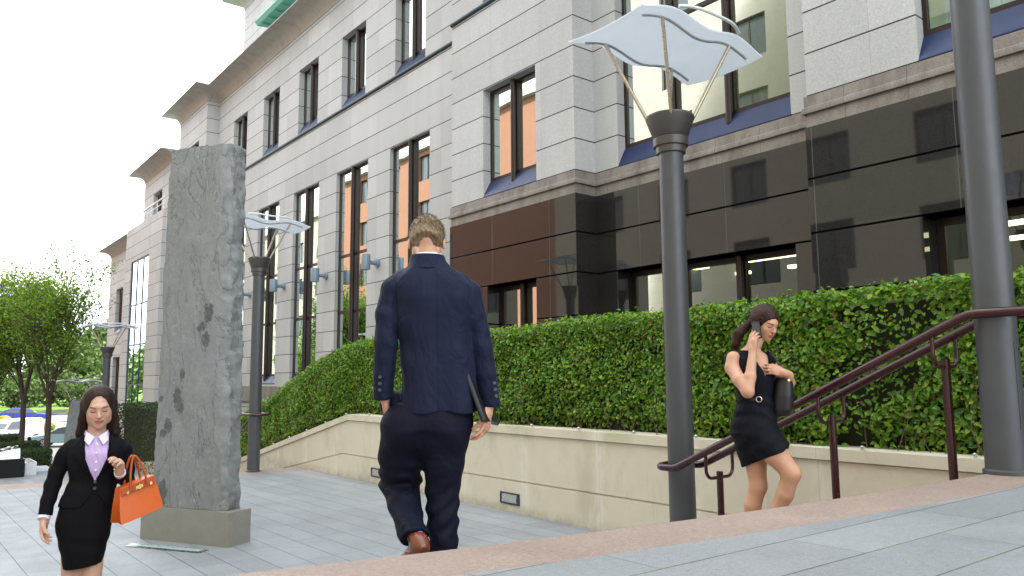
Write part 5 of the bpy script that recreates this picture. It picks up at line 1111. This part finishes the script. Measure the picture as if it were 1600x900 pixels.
# black folder under the right arm
fo=empty('folder',tuple(mn.W([[.27,.0,1.56]])[0]),'slim black zipped folder under the right arm of the man in the suit','folder')
def obox(c,hx,hy,hz,ex,ey,ez,bev=.004):
    m=MB().box(-hx,hx,-hy,hy,-hz,hz,bev); R=np.stack([ex,ey,ez],1); return [tuple(np.array(c)+R@np.array(v)) for v in m.v],m.f
def nrm(v): v=np.array(v,float); return v/np.linalg.norm(v)
ez=nrm((.078,-.05,-.22)); ey=nrm(np.cross(ez,(1,-.25,0))); ey=nrm((0.25,1,.0)-ez*np.dot((0.25,1,.0),ez)); ex=np.cross(ey,ez)
cF=np.array([.245,.04,1.562])
v,f=obox(cF,.011,.155,.125,ex,ey,ez,.006); m=MB().add(v,f); mn.mb('cover',m,M['black_leather'],fo)
v,f=obox(cF,.0025,.157,.127,ex,ey,ez,.001); m=MB().add(v,f); mn.mb('zip_edge',m,M['dark_blue_steel'],fo)
# ---------------- woman with the orange bag
aw=math.atan2(.93,5.02); wa=Figure(.93,5.02,aw,0,'person','woman in black skirt suit and lilac shirt walking forward with an orange bag')
HX=-.000; hc=np.array([.005,-.02,1.490]); Rw=rotm(math.radians(14),0,math.radians(-3))
B=SDF((-.36,-.34,0.0),(.30,.24,1.66),.005); head(B,hc,Rw,.98)
B.chain([(.0,.02,1.30),(.0,.012,1.36),(.002,.0,1.42)],[.052,.046,.048],.03)
B.loft([(.86,-.035,.02,.11,.09),(.95,-.02,.02,.11,.09),(1.08,.0,.01,.095,.07),(1.2,.0,.0,.10,.08),(1.28,.0,.01,.095,.06),(1.33,.0,.02,.06,.05)],2.2,.03)
B.chain([(-.130,.02,1.25),(-.205,.03,1.07),(-.232,-.01,.90)],[.026,.026,.021],.01); B.chain([(.125,.02,1.25),(.170,.04,1.07),(.125,-.15,1.135)],[.026,.026,.021],.01)
hand(B,(-.232,-.01,.895),(-.06,-.25,-1),(.9,-.3,-.1),.165,(.35,.45,.55,.62),thumb=1,th_open=.35)
hand(B,(.125,-.15,1.135),(-.04,-.45,.75),(-.55,-.5,-.1),.155,(.75,.9,1.0,1.05),thumb=-1,th_open=.45)
B.chain([(-.090,.02,.86),(-.085,.0,.50),(-.072,.06,.10),(-.072,.06,.085)],[.068,.050,.034,.034],.03); B.cap((-.083,.035,.40),(-.078,.055,.30),.048,.044,.03); B.chain([(.015,.02,.86),(.012,-.04,.50),(.01,-.10,.11)],[.066,.050,.034],.03); B.cap((.018,-.045,.40),(.013,-.065,.30),.048,.044,.03)
foot(B,(-.072,.085,.045),(-.078,-.10,.0)); foot(B,(.02,-.075,.05),(.015,-.25,.0))
skin_mat('skin_light',[(hc,Rw,.98)],(.60,.37,.27),(.46,.13,.12),(.06,.03,.02)); wa.add('body',B,M['skin_light'])
hair_mat('dark_brown_hair',(.006,.0035,.003),(.034,.015,.009),(1,1,.10),130)
H=SDF((-.19,-.16,1.20),(.19,.18,1.66),.004); T=lambda x,y,z:hc+Rw@(np.array([x,y,z])*.98)
H.ell(T(0,.022,.036),[.088,.103,.099],.0,'u',Rw)
H.chain([T(-.070,.02,.02),(-.076,.02,1.43),(-.084,.045,1.35),(-.090,.065,1.28)],[.024,.024,.024,.012],.03); H.chain([T(.070,.02,.02),(.082,.02,1.43),(.096,.04,1.35),(.104,.06,1.27)],[.024,.026,.028,.012],.03); H.chain([(0,.06,1.50),(0,.075,1.38),(0,.085,1.27)],[.075,.075,.05],.03)
H.ell(T(0,-.088,-.016),[.058,.09,.112],.008,'s',Rw); H.ell((.0,-.05,1.37),(.056,.10,.10),.01,'s'); H.cap((0,.0,1.40),(0,.01,1.2),.055,.055,.005,'s')
H.wrinkle(lambda X,Y,Z:.0008*np.sin(X*260+Z*15)); H.cap(T(.01,-.12,.10),T(.006,.02,.155),.004,.003,.004,'s'); wa.add('hair',H,M['dark_brown_hair'],1)
# shirt
S=SDF((-.16,-.17,1.02),(.16,.14,1.42),.0035)
S.loft([(1.04,.0,.0,.10,.088),(1.15,.0,-.005,.115,.100),(1.24,.0,-.005,.12,.100),(1.29,.0,.0,.10,.080),(1.325,.0,.008,.072,.064),(1.365,.0,.008,.058,.058)],2.3,.01); S.cap((0,0,1.36),(0,0,1.45),.049,.052,.003,'s'); S.plane((0,-.02,1.355),(0,-.9,1.0),lo=(-.1,-.2,1.29),hi=(.1,.0,1.42))
S.cap((0,-.085,1.375),(0,-.085,1.32),.024,.004,.006,'s')
shirt=wa.add('shirt',S,M['lilac_shirt'])
for s_ in (-1,1):   # collar points
    m=MB(); a=[(s_*.010,-.071,1.332),(s_*.050,-.052,1.362),(s_*.062,-.068,1.315),(s_*.036,-.094,1.287)]; n_=[(x,y-.006,z) for x,y,z in a]; m.add(a+n_,[(0,1,2,3),(7,6,5,4),(0,4,5,1),(1,5,6,2),(2,6,7,3),(3,7,4,0)]); wa.mb('collar',m,M['lilac_shirt'],shirt)
for z_ in (1.295,1.245,1.195,1.15): wa.mb('shirt_button',MB().tube([(0.004,-.103,z_),(0.004,-.109,z_)],.006,8),M['white_button'],shirt)
J=SDF((-.34,-.26,.76),(.30,.22,1.38),.0045)
J.loft([(.945,-.030,.015,.150,.122),(.99,-.022,.012,.141,.116),(1.04,-.012,.010,.130,.108),(1.09,-.005,.008,.122,.103),(1.16,.0,.0,.138,.110),(1.24,.0,.0,.148,.108),(1.285,.0,.008,.138,.090),(1.315,.0,.014,.105,.075),(1.345,.0,.022,.07,.062)],2.4,.012)
J.chain([(-.115,.015,1.284),(-.148,.02,1.245),(-.185,.03,1.15),(-.205,.03,1.07),(-.222,.01,.985),(-.233,-.01,.905)],[.038,.044,.043,.041,.038,.034],.02)
J.chain([(.11,.015,1.284),(.140,.02,1.245),(.163,.035,1.15),(.170,.04,1.07),(.150,-.05,1.095),(.130,-.125,1.125)],[.038,.044,.044,.042,.040,.036],.02)
J.plane((-.235,0,.908),(-.1,-.2,-1),lo=(-.34,-.2,.8),hi=(-.17,.2,.96)); J.plane((.128,-.135,1.125),(-.1,-1,.35),lo=(.06,-.26,1.05),hi=(.22,-.10,1.22)); J.cap((-.234,-.015,.90),(-.24,-.02,.86),.028,.028,0,'s')
# V opening down to one button, cutaway hem
for s_ in (-1,1): pass
def vneck(X,Y,Z):
    half=np.interp(np.broadcast_to(Z,Z.shape).ravel(),[1.09,1.14,1.21,1.30,1.345,1.40],[0,.024,.052,.060,.058,.058]).reshape(Z.shape); d=np.abs(X-.004)-half
    front=(Y<-.0); return d,front
sl=J._sl((-.34,-.26,1.10),(.30,.0,1.38),0); X,Y,Z=J._g(sl); d,_=vneck(X,Y,Z); J.V[sl]=np.maximum(J.V[sl],np.where(Y<-.01,-d,-1).astype(np.float32))
sl=J._sl((-.34,-.26,.90),(.30,.0,1.045),0); X,Y,Z=J._g(sl); d=np.abs(X-.004)-np.interp(Z.ravel(),[.945,1.04],[.065,0]).reshape(Z.shape); J.V[sl]=np.maximum(J.V[sl],np.where(Y<-.01,-d,-1).astype(np.float32))
J.cap((0,.02,1.33),(0,.01,1.42),.056,.056,.003,'s')
J.wrinkle(lambda X,Y,Z:.003*np.sin(Z*55+X*18)*np.exp(-((Z-1.06)/.05)**2)+.003*np.sin(Z*60+X*30)*np.exp(-((np.abs(X)-.2)/.05)**2)); wj=wa.add('jacket',J,M['black_suit'])
for s_ in (-1,1):   # lapels as raised folded strips
    pts=[(.062,-.055,1.335),(.070,-.092,1.28),(.064,-.110,1.22),(.036,-.116,1.155),(.008,-.112,1.10)]; wd=[.014,.040,.042,.032,.006]; m=MB(); vs=[]
    for (x,y,z),w__ in zip(pts,wd): vs+=[(.004+s_*x,y-.006,z),(.004+s_*(x+w__),y+.010+w__*.05,z+w__*.25),(.004+s_*(x+w__),y+.004+w__*.05,z+w__*.25),(.004+s_*x,y-.012,z)]
    n=len(pts); m.add(vs,[(i*4+j,i*4+(j+1)%4,(i+1)*4+(j+1)%4,(i+1)*4+j) for i in range(n-1) for j in range(4)]+[(0,1,2,3),(4*n-1,4*n-2,4*n-3,4*n-4)]); wa.mb('lapel',m,M['black_suit'],wj)
for z_ in (1.085,1.050): wa.mb('jacket_button',MB().tube([(.004,-.105,z_),(.004,-.117,z_)],.009,10),M['dark_button'],wj)
for c_,dd in (((-.234,-.012,.905),(-.004,-.012,-.018)),((.128,-.133,1.125),(-.002,-.018,.010))):
    wa.mb('shirt_cuff',MB().tube([c_,tuple(np.array(c_)+np.array(dd))],.031,14),M['lilac_shirt'],shirt)
S=SDF((-.20,-.20,.55),(.20,.20,1.12),.0045); S.loft([(.57,-.033,-.0,.093,.10),(.68,-.036,.0,.110,.108),(.78,-.038,.01,.134,.118),(.85,-.040,.015,.145,.122),(.94,-.030,.01,.137,.112),(1.10,.0,.006,.116,.095)],2.3,.01); S.plane((-.033,0,.618),(.12,0,-1)); S.loft([(.5,-.033,0,.084,.09),(.63,-.034,0,.092,.094)],2.3,0,'s')
S.wrinkle(lambda X,Y,Z:.0022*np.sin(Z*70+X*12)*np.exp(-((Z-.74)/.08)**2)); wa.add('skirt',S,M['black_skirt'])
K=SDF((-.14,-.34,-.01),(.08,.18,.12),.004); foot(K,(-.072,.092,.05),(-.078,-.12,.0),.06,.040); foot(K,(.02,-.068,.055),(.015,-.27,.0),.06,.040); K.cap((-.072,.10,.05),(-.072,.11,.0),.014,.010,.01); K.cap((.02,-.06,.05),(.02,-.05,.0),.014,.010,.01); wa.add('shoes',K,M['black_leather'])
wa.mb('ring',MB().tube([(.098,-.205,1.158),(.106,-.213,1.153)],.0085,10),M['gold'])
# orange handbag hanging from her forearm
bgc=wa.W([[.20,-.12,.90]])[0]; bg=empty('handbag',tuple(bgc),'orange leather handbag with gold clasp on the forearm of the suited woman','handbag')
def bagpt(u,v,w_):  # u along width, v depth, w height; tilted in view
    u,v,w_=u*.88,v*.9,w_*.92; a=math.radians(17); ca,sa=math.cos(a),math.sin(a); yw=math.radians(-24)
    x=u*ca-w_*sa*-.0; z=w_*ca+u*sa; x=u*ca+w_*(-.12); 
    return (.205+x*math.cos(yw)+v*math.sin(yw),-.12+v*math.cos(yw)-x*math.sin(yw)*.8,1.075+z)
def bagquad(pr,name,mat,par=None,smooth=40):
    m=MB(); m.add([bagpt(*q) for q in pr[0]],pr[1]); return wa.mb(name,m,mat,par or bg,smooth)
Hb=.215; wt,wb=.112,.142; dt,db=.030,.072
rows=[]; nseg=8
for i in range(nseg+1):
    t_=i/nseg; z_=-Hb+Hb*t_; hw=wb+(wt-wb)*t_+.004*math.sin(t_*3.14); hd_=db+(dt-db)*t_**.8
    if i==0: hd_*=.96; hw*=.985
    rows.append([(-hw,-hd_,z_),(-hw*.5,-hd_-.006,z_),(0,-hd_-.008,z_),(hw*.5,-hd_-.006,z_),(hw,-hd_,z_),(hw-.010,-.0,z_),(hw,hd_,z_),(0,hd_+.006,z_),(-hw,hd_,z_),(-hw+.014,0,z_)])
k=10; vs=[p for r_ in rows for p in r_]; fs=[(i*k+j,i*k+(j+1)%k,(i+1)*k+(j+1)%k,(i+1)*k+j) for i in range(nseg) for j in range(k)]+[tuple(range(k))[::-1],tuple(range(nseg*k,nseg*k+k))]
body_=bagquad((vs,fs),'bag_body',M['orange_leather'],None,30)
def plate(u0_,u1_,w0_,w1_,d_,name,mat,th_=.004,par=None):
    f_=lambda w_: -(db+(dt-db)*((w_+Hb)/Hb)**.8)-.008-d_
    vs=[(u0_,f_(w0_),w0_),(u1_,f_(w0_),w0_),(u1_,f_(w1_),w1_),(u0_,f_(w1_),w1_)]; vs+=[(a,b-th_,c_) for a,b,c_ in vs]; return bagquad((vs,[(0,3,2,1),(4,5,6,7),(0,1,5,4),(1,2,6,5),(2,3,7,6),(3,0,4,7)]),name,mat,par,30)
plate(-.112,-.040,-.050,-.004,.001,'flap',M['orange_edge']); plate(-.036,.036,-.050,-.004,.001,'flap',M['orange_edge']); plate(.040,.112,-.050,-.004,.001,'flap',M['orange_edge'])
plate(-.10,.10,-.043,-.032,.006,'strap',M['orange_edge']); plate(-.024,.024,-.040,-.020,.011,'clasp',M['gold']); plate(-.004,.004,-.046,-.012,.016,'turn_lock',M['gold']); plate(-.085,-.07,-.046,-.028,.011,'strap_stud',M['gold']); plate(.07,.085,-.046,-.028,.011,'strap_stud',M['gold'])
for s_ in (-1,1):
    v_=-.052 if s_<0 else .035
    pts=[bagpt(-.055,v_,-.035)]+[bagpt(-.055*math.cos(t_)*(.98-.45*math.sin(t_)),v_*(1-math.sin(t_)*.6)+.0,.0+.165*math.sin(t_)**.8) for t_ in [math.pi*i/14 for i in range(1,14)]]+[bagpt(.055,v_,-.035)]
    wa.mb('handle',MB().tube(pts,.0065,8),M['orange_edge'],bg)
# ---------------- woman on the phone, climbing the stairs
ar=math.atan2(4.47,2.94); wr=Figure(4.47,2.94,ar,.46,'person','woman in short black dress on the phone, climbing the stairs by the handrail')
hc=np.array([.022,-.0,1.988]); Rr=rotm(math.radians(24),math.radians(46),math.radians(0)); 
B=SDF((-.32,-.42,.40),(.34,.36,2.12),.005); head(B,hc,Rr,.95,smile=1)
B.chain([(-.075,.0,1.80),(-.045,.0,1.86),(-.02,.01,1.93)],[.052,.044,.046],.03)
B.loft([(1.28,-.07,0,.12,.095),(1.40,-.06,0,.105,.085),(1.5,-.055,0,.10,.075),(1.64,-.065,-.0,.13,.095),(1.72,-.078,.0,.135,.085),(1.79,-.085,.0,.11,.06),(1.82,-.08,.0,.05,.045)],2.2,.03)
B.chain([(-.185,-.06,1.765),(-.195,-.075,1.70),(-.150,-.15,1.62),(-.100,-.20,1.545)],[.044,.046,.042,.037],.03); B.chain([(-.100,-.20,1.545),(-.082,-.17,1.64),(-.060,-.115,1.80)],[.037,.036,.024],.02)
hand(B,(-.060,-.115,1.80),(.02,.10,1),(.75,.75,.1),.165,(.35,.42,.52,.62),thumb=1,th_open=.4)
B.chain([(.035,.10,1.76),(.09,.10,1.66),(.16,.04,1.60),(.155,-.02,1.645),(.12,-.07,1.665)],[.044,.042,.035,.030,.024],.03)
hand(B,(.125,-.06,1.665),(-.8,-.35,.25),(-.25,.9,-.3),.155,(.45,.5,.55,.6),thumb=-1,th_open=.5)
# legs
B.chain([(-.10,.02,1.28),(-.075,.04,1.10),(-.065,.03,.93)],[.095,.072,.054],.03); B.chain([(-.065,.03,.93),(-.105,.04,.80),(-.125,.06,.66),(-.125,.07,.53)],[.052,.054,.042,.030],.03); foot(B,(-.155,.08,.475),(.03,.0,.46),.07,.036)
B.chain([(-.045,-.04,1.26),(.05,-.09,1.15),(.140,-.12,1.035)],[.098,.078,.055],.03); B.chain([(.140,-.12,1.035),(.095,-.10,.90),(.045,-.08,.80),(.010,-.07,.69)],[.053,.053,.043,.030],.03); foot(B,(-.01,-.07,.630),(.16,-.13,.613),.07,.036)
skin_mat('skin_tan',[(hc,Rr,.95)],(.58,.325,.215),(.50,.10,.10),(.05,.025,.018)); wr.add('body',B,M['skin_tan'])
H=SDF((-.20,-.14,1.70),(.16,.16,2.14),.004); T=lambda x,y,z:hc+Rr@(np.array([x,y,z])*.95)
H.ell(T(0,.022,.034),[.083,.100,.095],.0,'u',Rr); H.ell(T(0,-.092,-.040),[.085,.075,.098],.012,'s',Rr)
for s_ in (-1,1): H.ell(T(s_*.082,.0,-.05),[.03,.045,.045],.008,'s',Rr)
H.ell(T(0,.06,-.10),[.09,.09,.06],.012,'s',Rr)
tl=T(0,.100,.0); H.chain([T(0,.08,.01),tl,(-.150,.045,1.93),(-.175,.05,1.86),(-.172,.045,1.80)],[.028,.026,.034,.030,.008],.012)
H.wrinkle(lambda X,Y,Z:.0006*np.sin(X*230+Y*90+Z*90)); hair_mat('auburn_hair',(.009,.004,.003),(.05,.018,.011),(.5,1,.6),110); wr.add('hair',H,M['auburn_hair'],1)
D=SDF((-.30,-.28,1.02),(.26,.22,1.86),.0045)
D.loft([(1.27,-.075,.0,.150,.118),(1.36,-.070,.0,.142,.115),(1.44,-.064,.0,.122,.10),(1.52,-.060,.0,.112,.09),(1.60,-.062,.0,.128,.105),(1.67,-.068,.0,.142,.112),(1.74,-.080,.0,.145,.098),(1.785,-.088,.0,.130,.075),(1.815,-.09,.0,.09,.058)],2.4,.012)
D.chain([(-.10,.02,1.27),(-.085,.035,1.16),(-.075,.04,1.08)],[.122,.104,.096],.03); D.chain([(-.04,-.03,1.27),(.03,-.07,1.19),(.075,-.09,1.14)],[.122,.102,.090],.03); D.cap((-.08,.03,1.18),(.02,-.06,1.18),.09,.085,.05)
D.ell((-.185,-.03,1.755),(.058,.06,.055),.02); D.ell((.035,.07,1.75),(.05,.06,.055),.02)
D.plane((.0,0,1.115),(.42,-.1,-1),lo=(-.3,-.28,1.02),hi=(.26,.22,1.24)); D.plane((.095,-.10,1.13),(.8,-.2,-.35),lo=(-.02,-.28,1.0),hi=(.26,.22,1.26))
# V neckline facing towards lower right of view
vn=np.array([math.sin(math.radians(38)),-math.cos(math.radians(38)),0]); vt=np.array([math.cos(math.radians(38)),math.sin(math.radians(38)),0])
sl=D._sl((-.30,-.28,1.60),(.26,.22,1.86),0); X,Y,Z=D._g(sl); a_=(X+.055)*vt[0]+(Y+.0)*vt[1]; b_=(X+.055)*vn[0]+Y*vn[1]; half=np.interp(Z.ravel(),[1.635,1.70,1.76,1.80,1.86],[0,.028,.052,.062,.064]).reshape(Z.shape); d=np.abs(a_+.0)-half; D.V[sl]=np.maximum(D.V[sl],np.where(b_>.0,-d,-1).astype(np.float32)); D.cap((-.075,0,1.79),(-.05,0,1.9),.060,.056,.004,'s')
D.wrinkle(lambda X,Y,Z:.0045*np.sin(Z*75+X*10+np.sin(X*20)*1.5)*np.exp(-((Z-1.40)/.09)**2)+.004*np.sin(Z*50-X*45)*np.exp(-((Z-1.2)/.06)**2)); dr=wr.add('dress',D,M['black_dress'])
wr.mb('belt',MB().add([( -.062+.1165*math.cos(t_),.094*math.sin(t_),z_) for z_ in (1.487,1.502) for t_ in [2*math.pi*i/40 for i in range(40)]],[(i,(i+1)%40,40+(i+1)%40,40+i) for i in range(40)]),M['black_leather'],dr)
m=MB(); cxb=np.array([-.035,-.102,1.495]); m.tube([tuple(cxb+np.array([.017*math.cos(t_),-.004*math.cos(t_),.017*math.sin(t_)])) for t_ in [2*math.pi*i/16 for i in range(17)]],.0035,6); wr.mb('buckle',m,M['steel'],dr)
K=SDF((-.22,-.22,.42),(.24,.16,.74),.004); foot(K,(-.160,.085,.50),(.035,.0,.462),.05,.037); K.cap((-.165,.085,.50),(-.165,.085,.463),.014,.009,.01); foot(K,(-.015,-.07,.650),(.165,-.132,.616),.05,.037); K.cap((-.02,-.068,.65),(-.02,-.068,.616),.014,.009,.01); wr.add('shoes',K,M['black_leather'])
# phone
ph=empty('phone',tuple(wr.W([[-.05,-.07,1.93]])[0]),'black mobile phone held to the ear of the woman in the black dress','phone')
ezp=nrm((-.10,.03,1)); eyp=nrm(np.cross(ezp,(.35,.94,0))); v,f=obox((-.030,-.066,1.945),.0275,.0055,.056,eyp,nrm(np.cross(ezp,eyp)),ezp,.004); wr.mb('phone_case',MB().add(v,f),M['phone_black'],ph)
v,f=obox(np.array([-.030,-.066,1.945])+nrm(np.cross(ezp,eyp))*.0062,.024,.0008,.050,eyp,nrm(np.cross(ezp,eyp)),ezp,.0); wr.mb('screen',MB().add(v,f),M['car_glass'],ph)
# shoulder bag
sb=empty('shoulder_bag',tuple(wr.W([[.12,.06,1.5]])[0]),'black leather shoulder bag on the far side of the woman in the black dress','handbag')
K=SDF((-.02,-.10,1.36),(.24,.24,1.66),.004); K.loft([(1.385,.095,.05,.060,.085),(1.42,.105,.05,.072,.10),(1.52,.115,.04,.070,.095),(1.60,.122,.03,.060,.075),(1.635,.125,.02,.048,.055)],2.8,.01); P,F=K.mesh(); P=smooth_pts(P,F,1); cap_mesh('bag_body',wr.W(P),F,M['black_leather'],sb,smooth=True)
wr.mb('strap',MB().tube([(.14,-.02,1.62),(.115,-.06,1.68),(.075,-.07,1.76),(.035,.0,1.815),(.03,.08,1.79),(.07,.12,1.68),(.10,.10,1.60)],.006,8),M['black_leather'],sb); wr.mb('eyelet',MB().tube([(.152,-.052,1.617),(.154,-.058,1.617)],.008,12),M['gold'],sb)
# ---------------- far small figures by the black stone
def far_person(x,y,z,label,col,h=1.7):
    e=Figure(x,y,.08,z,'person',label,'people in dark clothes far beyond the black stone'); K=SDF((-.3,-.2,z),(.3,.2,z+h+.02),.012)
    K.ell((0,0,z+h-.12),(.075,.09,.115),.02); K.cap((0,0,z+h-.3),(0,0,z+h-.2),.05,.05,.02); K.loft([(z+.8,0,0,.17,.11),(z+1.1,0,0,.15,.10),(z+1.35,0,0,.20,.11),(z+1.42,0,0,.10,.07)],2.3,.03)
    K.chain([(-.19,0,z+1.36),(-.25,-.0,z+1.1),(-.2,-.12,z+.95)],[.055,.045,.035],.03); K.chain([(.19,0,z+1.36),(.26,0,z+1.12),(.34,-.1,z+1.12)],[.055,.045,.035],.03); K.chain([(-.09,0,z+.85),(-.1,0,z+.45),(-.1,0,z+.03)],[.09,.06,.045],.03); K.chain([(.09,0,z+.85),(.1,0,z+.45),(.1,0,z+.03)],[.09,.06,.045],.03); e.add('body',K,M[col])
    Hh=SDF((-.15,-.15,z+h-.2),(.15,.15,z+h+.05),.012); Hh.ell((0,.015,z+h-.10),(.085,.095,.11),0); Hh.ell((0,-.10,z+h-.14),(.08,.06,.09),.01,'s'); e.add('hair',Hh,M['dark_brown_hair'])
far_person(2.62,33.0,-1.15,'small dark clothed person seen just above the black stone','black_suit',1.45); far_person(5.0,42.0,-2.6,'small dark clothed person between the white van and the box hedges','black_suit')
